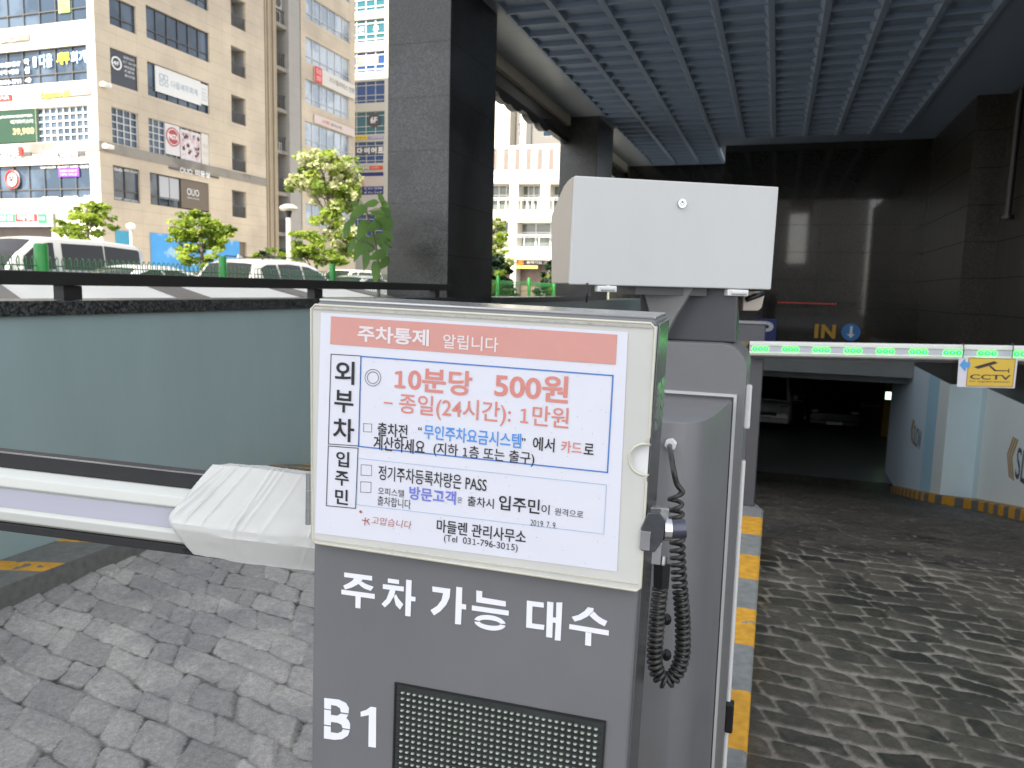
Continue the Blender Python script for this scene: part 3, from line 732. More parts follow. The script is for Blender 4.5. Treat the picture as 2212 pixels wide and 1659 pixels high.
# lettering strokes
def stroke_set(name, polys, mat=m_wletter):
    mb = MB()
    for pl in polys: mb.prism([KF.L(*ZB(x, y), -0.0004) for x, y in pl], (0, -0.0006, 0))
    return mb.build(name, mat, kiosk)
def arc(cx, cy, rx, ry, a0, a1, skew=0.0, n=18):
    return [(cx + rx * math.cos(rad(a0 + (a1 - a0) * i / n)), cy + ry * math.sin(rad(a0 + (a1 - a0) * i / n)) + skew * rx * math.cos(rad(a0 + (a1 - a0) * i / n))) for i in range(n + 1)]
ring = lambda a0, a1: arc(1113, 384, 94, 45, a0, a1, 0.13) + arc(1113, 384, 63, 17, a1, a0, 0.13)
GL = [
    [(238, 82), (405, 104), (405, 131), (238, 109)],
    [(298, 116), (348, 122), (342, 134), (322, 152), (285, 172), (243, 184), (232, 161), (266, 145), (288, 130)],
    [(324, 150), (343, 136), (365, 150), (390, 160), (414, 169), (398, 192), (362, 180), (340, 166)],
    [(221, 185), (421, 212), (421, 241), (221, 212)],
    [(306, 224), (337, 228), (335, 298), (305, 294)],
    [(500, 118), (567, 127), (567, 152), (500, 143)],
    [(470, 152), (596, 168), (595, 196), (470, 180)],
    [(512, 186), (545, 190), (538, 222), (512, 264), (482, 292), (462, 271), (492, 240)],
    [(536, 228), (549, 212), (560, 236), (592, 274), (573, 305), (548, 278)],
    [(610, 125), (643, 130), (640, 226), (666, 230), (665, 256), (639, 253), (636, 346), (604, 342)],
    [(767, 166), (875, 181), (871, 232), (850, 277), (815, 315), (777, 340), (756, 308), (796, 283), (822, 248), (832, 206), (768, 197)],
    [(911, 168), (947, 173), (944, 271), (970, 275), (969, 305), (943, 301), (939, 395), (903, 391)],
    [(1031, 190), (1067, 195), (1066, 232), (1208, 256), (1208, 287), (1031, 260)],
    [(1005, 280), (1226, 312), (1225, 341), (1004, 309)],
    ring(188, 352), ring(8, 172),
    [(1335, 251), (1436, 264), (1436, 293), (1368, 285), (1365, 388), (1440, 398), (1437, 427), (1330, 412)],
    [(1457, 257), (1494, 262), (1491, 352), (1510, 354), (1512, 262), (1548, 263), (1537, 492), (1502, 488), (1508, 385), (1490, 382), (1487, 474), (1450, 469)],
    [(1700, 291), (1736, 297), (1733, 314), (1700, 346), (1660, 366), (1622, 377), (1604, 349), (1645, 337), (1680, 315)],
    [(1710, 340), (1736, 316), (1764, 345), (1790, 362), (1818, 375), (1802, 405), (1768, 388), (1735, 364)],
    [(1590, 392), (1827, 431), (1826, 461), (1588, 421)],
    [(1687, 440), (1722, 446), (1720, 524), (1684, 518)],
]
stroke_set("spaces_lettering", GL)
GB = [
    [(118, 836), (205, 846), (248, 866), (266, 897), (264, 928), (218, 921), (213, 897), (190, 882), (159, 877), (158, 905), (118, 898)],
    [(118, 905), (158, 912), (158, 937), (195, 943), (217, 930), (262, 937), (250, 957), (263, 970), (273, 992), (272, 1023), (228, 1016), (222, 996), (198, 984), (158, 979), (157, 1001), (117, 994)],
    [(117, 1003), (157, 1009), (157, 1042), (198, 1048), (224, 1037), (229, 1024), (271, 1031), (260, 1062), (225, 1083), (180, 1087), (116, 1078)],
    [(336, 919), (370, 908), (396, 889), (430, 894), (428, 1134), (383, 1128), (386, 938), (337, 948)],
]
stroke_set("level_lettering", GB)
# dot lamp panel: recess frame, hood louvres, lamps
p1, p2 = KF.L(*ZB(553, 750)), KF.L(*ZB(1800, 982))
px0, px1, pz1 = p1[0], p2[0], (p1[2] + p2[2]) / 2
pz0 = pz1 - 0.165
m_led_black = M("lamp_panel_black", (0.034, 0.038, 0.036), 0.45, var=(14, 0.3))
m_led_bulb = M("unlit_lamp_lens", (0.42, 0.47, 0.40), 0.12, spec=0.8)
MB().box(px0, px1, -0.0012, 0.004, pz0, pz1).build("lamp_panel", m_led_black, kiosk)
mb = MB(); fw = 0.0025
mb.box(px0 - fw, px1 + fw, -0.003, 0.002, pz1, pz1 + fw); mb.box(px0 - fw, px1 + fw, -0.003, 0.002, pz0 - fw, pz0)
mb.box(px0 - fw, px0, -0.003, 0.002, pz0, pz1); mb.box(px1, px1 + fw, -0.003, 0.002, pz0, pz1)
mb.build("panel_frame", m_black, kiosk)
pit = (px1 - px0 - 0.012) / 32
mb = MB(); ml = MB()
for j in range(16):
    zc = pz1 - 0.010 - pit * j
    mb.add([(px0 + .003, -0.0013, zc + .0045), (px1 - .003, -0.0013, zc + .0045), (px1 - .003, -0.0055, zc + .0030), (px0 + .003, -0.0055, zc + .0030),
            (px0 + .003, -0.0013, zc + .0022), (px1 - .003, -0.0013, zc + .0022)], [(0, 1, 2, 3), (3, 2, 5, 4), (0, 3, 4), (1, 5, 2)])
    for i in range(32):
        ml.ball((px0 + 0.006 + pit * (i + 0.5), -0.0018, zc - 0.0008), (0.0031, 0.0042, 0.0019), 8, 4)
mb.build("hood", m_led_black, kiosk)
o = ml.build("lamp_matrix", m_led_bulb, kiosk, smooth=True)
# acrylic cover with the hand notch on its edge
m_acryl = M("aged_acrylic", (0.56, 0.555, 0.52), 0.35, var=(9, 0.05))
m_acryl_edge = M("yellowed_acrylic_edge", (0.56, 0.54, 0.44), 0.3, var=(14, 0.08))
YC = -0.004
TL, TR, BR, BL = (KF.L(*ZA(*p), -0.015) for p in ((32, 68), (1909, 172), (1826, 1633), (36, 1365)))
n0, n1, n2 = (KF.L(*ZA(*p), -0.015) for p in ((1876, 806), (1738, 915), (1866, 1026)))
def edge_at(z): f = (z - BR[2]) / (TR[2] - BR[2]); return BR[0] + (TR[0] - BR[0]) * f
nr = (n0[2] - n2[2]) / 2 - 0.006; ncx = n1[0] + nr; ncz = (n0[2] + n2[2]) / 2
out = [(TL[0] + .006, TL[2]), (TL[0], TL[2] - .006), (BL[0], BL[2] + .005), (BL[0] + .005, BL[2])]
out += [(BR[0] - .005, BR[2]), (BR[0], BR[2] + .005)]
er = edge_at(ncz)
out += [(er, ncz - nr - .009), (er - .003, ncz - nr - .003)]
out += [(ncx + 0.006 + (nr) * math.cos(rad(a)), ncz + nr * math.sin(rad(a))) for a in range(285, 74, -15)]
out += [(er - .003, ncz + nr + .003), (er, ncz + nr + .009)]
out += [(TR[0], TR[2] - .006), (TR[0] - .006, TR[2])]
MB().prism([(x, -0.005, z) for x, z in out], (0, -0.0075, 0)).build("acrylic_cover", m_acryl, kiosk)
MB().box(TL[0] + .003, BR[0] - .002, -0.0049, -0.0005, BL[2] + .006, TR[2] - .004).build("backing_sheet", m_whiteplastic, kiosk)
pts = [(x, -0.0125, z) for x, z in out]
MB().tube(pts, 0.0019, 6, closed=True).build("cover_rim", m_acryl_edge, kiosk, smooth=True)
MB().box(TL[0] + .003, TR[0] - .004, -0.0145, -0.0126, TL[2] - .006, TL[2] - .003).build("cover_slot", M("dull_acrylic", (0.42, 0.40, 0.36), 0.4, var=(90, 0.3, (1, 1, 1))), kiosk)
MB().box(BL[0] + .003, BR[0] - .003, -0.0140, -0.0126, BL[2] + .005, BL[2] + .0065).build("cover_slot", m_acryl_edge, kiosk)
# hinge and cam latch
h0 = KF.L(663, 1020); h1 = KF.L(663, 1132)
for k in range(3):
    za, zb = h0[2] + (h1[2] - h0[2]) * k / 3, h0[2] + (h1[2] - h0[2]) * (k + 0.94) / 3
    MB().tube([(TL[0] - .006, -0.004, za), (TL[0] - .006, -0.004, zb)], 0.0045, 10).build("hinge_knuckle", m_chrome, kiosk, smooth=True, auto=40)
la = KF.L(1412, 1140, -0.006)
lt = thing("cam_latch", "chromed cam latch on the edge of the notice cover", "latch", matrix=KF.matrix() @ Matrix.Translation((la[0], la[1], la[2])))
mb = MB(); mb.prism([(-.016, 0, -.0), (-.008, 0, .022), (.008, 0, .024), (.016, 0, .014), (.014, 0, -.012), (.004, 0, -.03), (-.014, 0, -.03)], (0, -.010, 0))
mb.build("lever", M("nickel_zinc", (0.13, 0.135, 0.145), 0.3, metal=0.9, var=(60, 0.15)), lt, bevel=0.0012)
MB().tube([(.013, -0.002, .0), (.022, -0.0, .0)], 0.0145, 16).build("collar", m_chrome, lt, smooth=True, auto=40)
MB().tube([(.022, 0.002, .0), (.040, 0.006, .002)], 0.0125, 14).build("barrel", M("dark_nickel", (0.08, 0.085, 0.11), 0.3, metal=0.6), lt, smooth=True, auto=40)
MB().box(-.006, .018, .0005, .012, .014, .027).build("bracket", m_chrome, lt, bevel=0.001); MB().box(.0, .012, 0.001, .006, -.05, -.02).build("tongue", m_chrome, lt, bevel=0.001)
MB().box(-.0155, -.0025, -.0125, -.0102, -.028, -.002).build("lever_tip", m_chrome, lt, bevel=0.0008)

# ------------------------------------------------------------------ printed notice inside the cover
note = thing("printed_notice", "printed white parking notice behind the acrylic cover of the pedestal", "notice", matrix=KF.matrix())
YP = -0.0132
NL = lambda x, y, d=0.0: KF.L(*ZA(x, y), YP - d)
m_paper = M("white_paper", (0.67, 0.672, 0.735), 0.65, var=(18, 0.015))
m_coral = M("faded_coral_print", (0.60, 0.29, 0.25), 0.65, var=(30, 0.04)); m_red = M("faded_red_print", (0.62, 0.23, 0.19), 0.65)
m_bluep = M("bright_blue_print", (0.08, 0.28, 0.68), 0.6); m_violet = M("violet_blue_print", (0.17, 0.2, 0.6), 0.6)
m_line = M("blue_print_line", (0.06, 0.19, 0.52), 0.6); m_thin = M("pale_blue_print_line", (0.25, 0.42, 0.62), 0.6)
m_pwhite = M("print_white", (0.72, 0.66, 0.67), 0.65); m_brown = M("brush_red_print", (0.42, 0.1, 0.08), 0.6)
pc = [(88, 112), (1760, 218), (1700, 1522), (57, 1311)]
MB().prism([NL(*p, -0.0002) for p in pc], (0, -0.0003, 0)).build("paper", m_paper, note)
MB().poly([NL(*p, .0007) for p in ((143, 132), (1702, 232), (1693, 396), (138, 283))], (0, -1, 0)).build("heading_band", m_coral, note, fix=False)
_a = NL(143, 132); _b = NL(1702, 232); TD = Vector(_b - _a).normalized(); TU = Vector((-TD.z, 0, TD.x))
def put(mb, sx, ll, ur, bold=0.02, d=.0010, shear=0.0):
    p, q = Vector(NL(*ll, d)), Vector(NL(*ur, d)); e = q - p
    return write(mb, sx, p, TD * e.dot(TD), TU * e.dot(TU), bold, shear)
mb = MB(); put(mb, "주차통제", (287, 268), (678, 205), .028, .0013); put(mb, "알립니다", (752, 306), (1056, 248), .01, .0013); mb.build("heading_lettering", m_pwhite, note, fix=False)
mb = MB(); put(mb, "𝟷0분당", (487, 531), (914, 432), .022); put(mb, "500원", (1030, 572), (1440, 460), .022)
put(mb, "-", (430, 606), (478, 602), .02); put(mb, "종일(24시간): 𝟷만원", (512, 675), (1440, 632), .008); put(mb, "카드", (1393, 873), (1510, 818), .014); mb.build("price_lettering", m_red, note, fix=False)
mb = MB()
for sx, ll, ur in (("외", (163, 497), (272, 380)), ("부", (160, 651), (266, 540)), ("차", (152, 808), (270, 694)), ("입", (170, 948), (242, 872)), ("주", (164, 1050), (240, 980)), ("민", (164, 1152), (236, 1078))):
    put(mb, sx, ll, ur, .018)
for sx, ll, ur, bo in (("출차전", (395, 781), (560, 724), .012), ("“", (617, 752), (638, 736), .01), ("”", (1181, 812), (1203, 796), .01), ("에서", (1240, 861), (1362, 797), .012), ("로", (1518, 882), (1576, 828), .012),
                       ("계산하세요", (373, 857), (655, 808), .012), ("(지하 𝟷층 또는 출구)", (700, 893), (1252, 873), .008), ("정기주차등록차량은 PASS", (400, 1021), (992, 1010), .008),
                       ("오피스텔", (398, 1101), (541, 1078), .0), ("은", (830, 1147), (858, 1119), .0), ("출차시", (885, 1163), (1030, 1126), .008), ("입주민", (1055, 1184), (1282, 1131), .014),
                       ("이", (1287, 1208), (1334, 1160), .004), ("원격으로", (1360, 1214), (1518, 1193), .0), ("출차합니다", (395, 1159), (578, 1131), .0), ("20𝟷9. 7. 9.", (1228, 1271), (1372, 1256), -.004),
                       ("마들렌 관리사무소", (717, 1306), (1206, 1299), .012), ("(Tel  03𝟷-796-30𝟷5)", (757, 1366), (1160, 1374), .0)):
    put(mb, sx, ll, ur, bo)
mb.build("body_lettering", m_ink, note, fix=False)
mb = MB(); put(mb, "무인주차요금시스템", (647, 798), (1180, 772), .016); mb.build("blue_lettering", m_bluep, note, fix=False)
mb = MB(); put(mb, "방문고객", (568, 1128), (824, 1086), .022); mb.build("violet_lettering", m_violet, note, fix=False)
mb = MB(); put(mb, "고맙습니다", (362, 1262), (578, 1248), -.006, shear=.03); mb.tube([NL(310, 1240, .001), NL(335, 1246, .001), NL(350, 1236, .001)], .0006, 4); mb.tube([NL(330, 1228, .001), NL(326, 1270, .001)], .0006, 4); mb.tube([NL(352, 1268, .001), NL(338, 1244, .001)], .0006, 4)
mb.ball(NL(304, 1196, .001), (.0022, .0004, .0022), 10, 4); mb.build("brush_lettering", m_brown, note, fix=False)
def frame_lines(mb, cs, wd, d=.0009):
    P = [Vector(NL(*c, d)) for c in cs]; n = len(P)
    for i in range(n):
        a, b_ = P[i], P[(i + 1) % n]; t = (b_ - a).normalized(); nn = Vector((-t.z, 0, t.x)) * wd / 2; e = t * wd / 2
        mb.poly([a - nn - e, b_ - nn + e, b_ + nn + e, a + nn - e], (0, -1, 0))
mb = MB(); frame_lines(mb, [(143, 338), (306, 348), (292, 838), (128, 827)], .0011); frame_lines(mb, [(128, 838), (290, 850), (276, 1178), (117, 1163)], .0011)
for x, y, s_ in ((320, 716, 44), (307, 940, 57), (304, 1032, 57)): frame_lines(mb, [(x, y), (x + s_, y + s_ * .06), (x + s_ - 1, y + s_ * 1.05), (x - 1, y + s_)], .0006)
for r_c in (43, 30): frame_lines(mb, [(371 + r_c * math.cos(rad(a)), 466 + r_c * 1.05 * math.sin(rad(a))) for a in range(0, 360, 12)], .0007)
mb.build("black_ruling", m_ink, note, fix=False)
mb = MB(); frame_lines(mb, [(306, 350), (1678, 455), (1648, 982), (293, 840)], .0018); mb.build("blue_ruling", m_line, note, fix=False)
mb = MB(); frame_lines(mb, [(290, 905), (1643, 1050), (1628, 1318), (280, 1157)], .0006); mb.build("thin_ruling", m_thin, note, fix=False)
rs = random.Random(3); mb = MB()
for k in range(230):
    x, y = rs.uniform(100, 1720), rs.uniform(125, 1500)
    if y > 1290 + (x - 57) * .128: continue
    a = rs.uniform(0, 3.14); l_ = rs.uniform(2, 8)
    p, q = Vector(NL(x, y, .0011)), Vector(NL(x + l_ * math.cos(a), y + l_ * math.sin(a), .0011)); nn = Vector((-(q - p).z, 0, (q - p).x)).normalized() * .00028
    mb.poly([p - nn, q - nn, q + nn, p + nn], (0, -1, 0))
mb.build("dirt_speck", M("grey_dirt", (0.33, 0.33, 0.37), 0.8), note, fix=False)["kind"] = "stuff"

# ------------------------------------------------------------------ barrier machine behind the pedestal
mach = thing("barrier_machine", "dark grey barrier cabinet with rounded shoulder standing behind the display pedestal", "machine", (-0.35, 2.0, 0.15))
def rounded(x0, x1, z0, z1, r, n=8):
    return [(x0, z0), (x1, z0)] + [(x1 - r + r * math.cos(rad(90 * i / n)), z1 - r + r * math.sin(rad(90 * i / n))) for i in range(n + 1)] + [(x0, z1)]
MB().prism([(x, 1.95, z) for x, z in rounded(-0.62, -0.060, 0.15, 1.427, 0.062)], (0, 0.30, 0)).build("cabinet", M("cabinet_mid_grey", (0.17, 0.17, 0.172), 0.45, var=(8, 0.05)), mach, world=True, bevel=0.003)
plan = [(-0.6, 1.949), (-0.088, 1.949), (-0.112, 1.68), (-0.120, 1.62), (-0.134, 1.58), (-0.158, 1.556), (-0.19, 1.548), (-0.6, 1.548)]
o = MB().prism([(x, y, 0.15) for x, y in plan], (0, 0, 1.142)).build("front_housing", m_cabinet, mach, world=True, bevel=0.004, auto=35)
mb = MB(); mb.box(-0.62, -0.079, 1.942, 1.9495, 1.299, 1.306); mb.box(-0.086, -0.079, 1.942, 1.9495, 0.15, 1.299)
mb.build("white_trim", m_white, mach, world=True)
mb = MB(); mb.box(-0.0605, -0.046, 1.99, 2.02, 1.215, 1.325); mb.build("light_strip", m_whiteplastic, mach, world=True, bevel=0.004)
mb = MB(); mb.box(-0.0605, -0.050, 1.97, 2.0, 0.30, 1.135); mb.build("light_strip", m_whiteplastic, mach, world=True, bevel=0.004)
MB().box(-0.0605, -0.04, 1.955, 1.985, 0.42, 0.50).build("door_handle", m_black, mach, world=True, bevel=0.004)
cv = [(-0.195, 1.575), (-0.205, 1.556), (-0.222, 1.525), (-0.243, 1.488), (-0.258, 1.455), (-0.27, 1.428)]
MB().prism([(x, 1.985, z) for x, z in [(-0.335, 1.575), (-0.318, 1.53), (-0.302, 1.48), (-0.295, 1.428)] + cv[::-1]], (0, 0.10, 0)).build("neck", m_cabinet_light, mach, world=True, bevel=0.002, auto=30)
MB().prism([(x, 2.03, z) for x, z in [(-0.34, 1.428), (-0.093, 1.428), (-0.096, 1.575), (-0.34, 1.575)]], (0, 0.13, 0)).build("neck_plate", m_cabinet_dark, mach, world=True, bevel=0.003)
gl = att(1450, 958, 1.60); gp = atY(1450, 958, 1.548)
rg = [(0.0125 * math.cos(rad(60 * i + 15)), 0.0125 * math.sin(rad(60 * i + 15))) for i in range(6)]
MB().prism([(gp[0] + x, 1.547, gp[2] + z) for x, z in rg], (0, -0.014, 0)).build("cable_gland", m_whiteplastic, mach, world=True, bevel=0.0015)

# coiled cable from the gland to the connector beside the pedestal
cb = thing("coiled_cable", "black coiled cable hanging between the grey cabinet and the pedestal", "cable", tuple(gp))
tc = 1.36
CP = lambda u, v, t=tc: Vector(att(u, v, t))
st = [Vector((gp[0], 1.55, gp[2])), Vector((gp[0], 1.525, gp[2] - .002)), CP(1450, 985, 1.42), CP(1455, 1015), CP(1462, 1045), CP(1474, 1062), CP(1466, 1070)]
def smooth_path(P, k=6):
    out = []
    for i in range(len(P) - 1):
        p0, p1, p2, p3 = P[max(i - 1, 0)], P[i], P[i + 1], P[min(i + 2, len(P) - 1)]
        for j in range(k):
            t = j / k
            out.append(0.5 * ((2 * p1) + (p2 - p0) * t + (2 * p0 - 5 * p1 + 4 * p2 - p3) * t * t + (3 * p1 - p0 - 3 * p2 + p3) * t ** 3))
    return out + [P[-1]]
m_cable = M("dusty_black_rubber", (0.03, 0.029, 0.027), 0.38, alt=((0.085, 0.078, 0.07), 30, 0.45, 0.8))
MB().tube(smooth_path(st), 0.0050, 8).build("lead", m_cable, cb, world=True, smooth=True)
core = smooth_path([CP(1458, 1066), CP(1461, 1100), CP(1463, 1150), CP(1464, 1200), CP(1468, 1260), CP(1474, 1330), CP(1475, 1400), CP(1467, 1440), CP(1452, 1464), CP(1434, 1470), CP(1420, 1452), CP(1414, 1420), CP(1417, 1370), CP(1421, 1320), CP(1427, 1268)], 10)
L_ = [0]
for a, b_ in zip(core[:-1], core[1:]): L_.append(L_[-1] + (b_ - a).length)
def along(s):
    for i in range(len(core) - 1):
        if s <= L_[i + 1] or i == len(core) - 2:
            f = (s - L_[i]) / max(L_[i + 1] - L_[i], 1e-9); return core[i].lerp(core[i + 1], f), (core[i + 1] - core[i]).normalized()
hel = []; s = 0.0; ph = 0.0; prev = Vector((1, 0, 0))
while s < L_[-1]:
    p, t = along(s); prev = (prev - t * prev.dot(t)).normalized(); bt = t.cross(prev)
    pitch = 0.020 if s < 0.03 else (0.0145 if s < 0.10 else (0.0125 if s < 0.17 else 0.0098))
    hel.append(p + (prev * math.cos(ph) + bt * math.sin(ph)) * 0.0108)
    ph += 2 * math.pi / 14; s += pitch / 14
MB().tube(hel, 0.0040, 7).build("coil", m_cable, cb, world=True, smooth=True)
cp = CP(1428, 1235)
MB().tube([CP(1428, 1270, 1.34), CP(1430, 1218, 1.34)], [0.0130, 0.0145], 4).build("connector", m_black, cb, world=True, smooth=True, auto=40)
MB().tube([CP(1430, 1218, 1.34), CP(1432, 1200, 1.34)], 0.008, 10).build("connector_collar", m_chrome, cb, world=True, smooth=True, auto=40)
for v in (1415, 1338):
    MB().ball(CP(1440, v, 1.40), (.009, .009, .011), 10, 6).build("cable_clip", m_black, cb, world=True, smooth=True)

# ------------------------------------------------------------------ white camera housing on the machine
HF = Frame(att(1455, 500, 1.88), (0.862, 0.507, 0.0))
hs = thing("camera_housing", "white box housing with a round key lock on top of the grey cabinet", "housing", matrix=HF.matrix())
a0, a1 = HF.L(1245, 378), HF.L(1663, 627); b0, b1 = HF.L(1683, 405), HF.L(1225, 613)
hx0, hx1 = (a0[0] + b1[0]) / 2, (a1[0] + b0[0]) / 2
hz0, hz1 = (a1[2] + b1[2]) / 2, (a0[2] + b0[2]) / 2
MB().prism([(hx0, 0, hz0), (hx1, 0, hz0), (hx1 + .003, 0, hz1), (hx0 + .004, 0, hz1)], (0, 0.016, 0)).build("door", m_white, hs, bevel=0.003, seg=3)
dp_ = 0.21; hh = hz1 - hz0
prof = [(0.019, 0.01), (0.019, 1.0), (0.06, 0.985), (0.10, 0.95), (0.205, 0.73), (0.215, 0.68), (0.19, 0.01)]
MB().prism([(hx0 + .003, y, hz0 + f * hh) for y, f in prof], (hx1 - hx0 - .006, 0, 0)).build("body", m_beigeplastic, hs, bevel=0.003)
MB().box(hx0 + .006, hx1 - .006, 0.0155, 0.0195, hz0 + .006, hz1 - .004).build("gasket", m_black, hs)  # black strip filling the gap between door and body
lk = HF.L(1472, 440)
MB().tube([(lk[0], 0.0, lk[2]), (lk[0], -0.006, lk[2])], [0.0115, 0.0105], 24).build("lock", m_chrome, hs, smooth=True, auto=40)
mb = MB()
mb.tube([(lk[0] + 0.0045 * math.cos(rad(a)), -0.0064, lk[2] + 0.0045 * math.sin(rad(a))) for a in range(110, 431, 20)], 0.0008, 5)
mb.box(lk[0] - .0008, lk[0] + .0008, -0.0072, -0.006, lk[2] + .001, lk[2] + .0065)
mb.build("keyhole", m_black, hs)
for (ua, ub, va, vb) in ((1290, 1332, 617, 631), (1572, 1616, 625, 640)):
    p, q = HF.L(ua, va), HF.L(ub, vb)
    mb = MB(); mb.box(p[0], q[0], -0.002, 0.02, q[2], p[2]); mb.build("hinge", m_whiteplastic, hs, bevel=0.002)
    MB().tube([(p[0] + .009, -0.0035, (p[2] + q[2]) / 2 - .001), (q[0] - .006, -0.0035, (p[2] + q[2]) / 2 - .001)], 0.004, 10).build("hinge_pin", m_white, hs, smooth=True, auto=40)
p = HF.L(1268, 613)
MB().tube([(p[0], -0.004, p[2] + .002), (p[0] - .001, -0.004, p[2] - .045)], 0.0025, 6).build("cable_stub", m_black, hs, smooth=True)
p, q = HF.L(1607, 632, .06), HF.L(1650, 672, .06)
MB().prism([(p[0], .06, p[2] + .004), (q[0] - .004, .06, p[2] + .004), (q[0], .06, p[2] - .008), (q[0] - .006, .06, q[2] + .008), (q[0] - .016, .06, q[2]), (p[0], .06, q[2])], (0, .05, 0)).build("lamp_unit", m_beigeplastic, hs, bevel=0.003)
MB().tube([(p[0] + .004, .052, p[2] - .018), (q[0] - .010, .052, p[2] - .001)], .007, 8).build("lamp_bezel", m_black, hs, smooth=True)
MB().box(-0.08, 0.11, 0.03, 0.19, hz0 - .02, hz0 + .003).build("mounting_foot", m_cabinet_dark, hs)

# ------------------------------------------------------------------ barrier arms
ARM = [(0.030, -0.028), (0.014, -0.0475), (-0.012, -0.0475), (-0.028, -0.038), (-0.031, -0.022), (-0.024, -0.0165), (-0.024, 0.0165), (-0.031, 0.022), (-0.028, 0.038), (-0.012, 0.0475), (0.014, 0.0475), (0.030, 0.028)]
m_arm = M("white_arm_coating", (0.58, 0.59, 0.55), 0.32, var=(3, 0.04))
m_diff = M("grey_diffuser", (0.46, 0.46, 0.53), 0.35)
def arm_mesh(x0, x1, sc=1.0):
    return MB().loft([[(x, y * sc, z * sc) for y, z in ARM] for x in (x0, x1)])
m_led = M("green_led", (0.0, 0.3, 0.02), 0.4, emit=((0.0, 1.0, 0.004), 6.0))
m_led_core = M("green_led_core", (0.05, 0.5, 0.1), 0.4, emit=((0.05, 1.0, 0.16), 2.0))
AF = Frame((-0.10, 5.2, 1.205), (1, 0, 0.0276))
ra = thing("boom_barrier", "lowered white barrier arm with green lights crossing the ramp lane", "barrier arm", matrix=AF.matrix())
arm_mesh(-0.05, 3.25).build("beam", m_arm, ra, bevel=0.0015)
MB().box(-0.04, 3.24, -0.0258, -0.0242, -0.0160, 0.0160).build("diffuser", m_diff, ra)
MB().box(-0.05, 3.25, -0.012, 0.012, -0.062, -0.0478).build("rubber_edge", m_rubber, ra)
x = 0.024; k = 0; gap = 0.1815
for k in range(18):
    xc = 0.198 + gap * (k - 1) - 0.0
    h_, co = MB(), MB()
    for d in (-0.0335, 0, 0.0335):
        h_.ball((xc + d, -0.0268, 0.0), (0.0150, 0.0045, 0.0120), 12, 6); co.ball((xc + d, -0.0300, 0.0), (0.0070, 0.004, 0.0060), 10, 6)
    g = h_.build("green_lamp", m_led, ra, smooth=True); co.build("lamp_core", m_led_core, g, smooth=True)
pm = thing("barrier_post", "slim dark barrier cabinet at the far end of the striped island", "barrier", (-0.25, 5.3, 0.15))
MB().box(-0.40, -0.062, 5.24, 5.46, 0.15, 1.36).build("cabinet", m_cabinet_dark, pm, world=True, bevel=0.008)
MB().box(-0.41, -0.052, 5.232, 5.47, 1.36, 1.374).build("lid", m_cabinet_light, pm, world=True, bevel=0.003)
MB().box(-0.30, -0.155, 5.2385, 5.2405, 1.19, 1.245).build("sticker", M("ochre_sticker", (0.18, 0.13, 0.06), 0.6, var=(60, 0.3)), pm, world=True)
MB().box(-0.30, -0.165, 5.2385, 5.2405, 1.12, 1.18).build("sticker", M("ochre_sticker_b", (0.15, 0.12, 0.06), 0.6, var=(60, 0.3)), pm, world=True)
MB().tube([(-0.12, 5.20, 1.205), (-0.12, 5.26, 1.205)], 0.05, 14).build("arm_pivot", m_black, pm, world=True)

# sign hanging from the arm
AS = Frame((1.04, 5.155, 1.04), (1, 0, 0.012))
cs = thing("camera_notice", "yellow and white CCTV notice hanging from the green-lit barrier arm", "sign", matrix=AS.matrix())
def A5(x, y, d=0.0): return AS.L((3400 + x * 0.36176) * 0.5486, (1250 + y * 0.36176) * 0.5486, d)
m_cctvy = M("cctv_yellow", (0.62, 0.42, 0.05), 0.5, var=(6, 0.08))
MB().prism([A5(*p) for p in ((1040, 425), (1680, 460), (1645, 770), (1018, 755))], (0, 0.004, 0)).build("plate", M("sign_white", (0.62, 0.6, 0.66), 0.5), cs)
MB().poly([A5(*p, -.001) for p in ((1148, 440), (1655, 455), (1622, 755), (1118, 745))], (0, -1, 0)).build("yellow_field", m_cctvy, cs, fix=False)
mb = MB()
fr = [(1148, 440), (1655, 455), (1622, 755), (1118, 745)]
for i in range(4):
    a, b_ = Vector(A5(*fr[i], -.0015)), Vector(A5(*fr[(i + 1) % 4], -.0015)); t = (b_ - a).normalized(); nn = Vector((-t.z, 0, t.x)) * .0022
    mb.poly([a - nn, b_ - nn, b_ + nn, a + nn], (0, -1, 0))
mb.build("border", M("cctv_border", (0.3, 0.18, 0.03), 0.5), cs, fix=False)
mb = MB()
mb.poly([A5(*p, -.002) for p in ((1197, 540), (1425, 475), (1465, 497), (1250, 560))], (0, -1, 0))
mb.poly([A5(*p, -.002) for p in ((1365, 530), (1385, 522), (1445, 575), (1425, 585))], (0, -1, 0))
mb.poly([A5(*p, -.002) for p in ((1425, 572), (1585, 576), (1585, 586), (1425, 584))], (0, -1, 0))
mb.poly([A5(*p, -.002) for p in ((1578, 556), (1588, 556), (1586, 604), (1574, 604))], (0, -1, 0))
p = Vector(A5(1158, 672, -.002)); write(mb, "CCTV", p, Vector(A5(1602, 682, -.002)) - p, Vector(A5(1162, 618, -.002)) - p, 0.02)
p = Vector(A5(1155, 708, -.002)); write(mb, "in operation", p, Vector(A5(1590, 718, -.002)) - p, Vector(A5(1157, 683, -.002)) - p, 0.004)
mb.build("lettering", M("dark_sign_print", (0.035, 0.022, 0.03), 0.5), cs, fix=False)
MB().poly([A5(*p, -.0025) for p in ((1045, 517), (1105, 447), (1113, 485), (1165, 490), (1160, 540), (1118, 548), (1108, 590))], (0, -1, 0)).build("arrow", M("arrow_blue", (0.08, 0.3, 0.62), 0.5), cs, fix=False)
mb = MB()
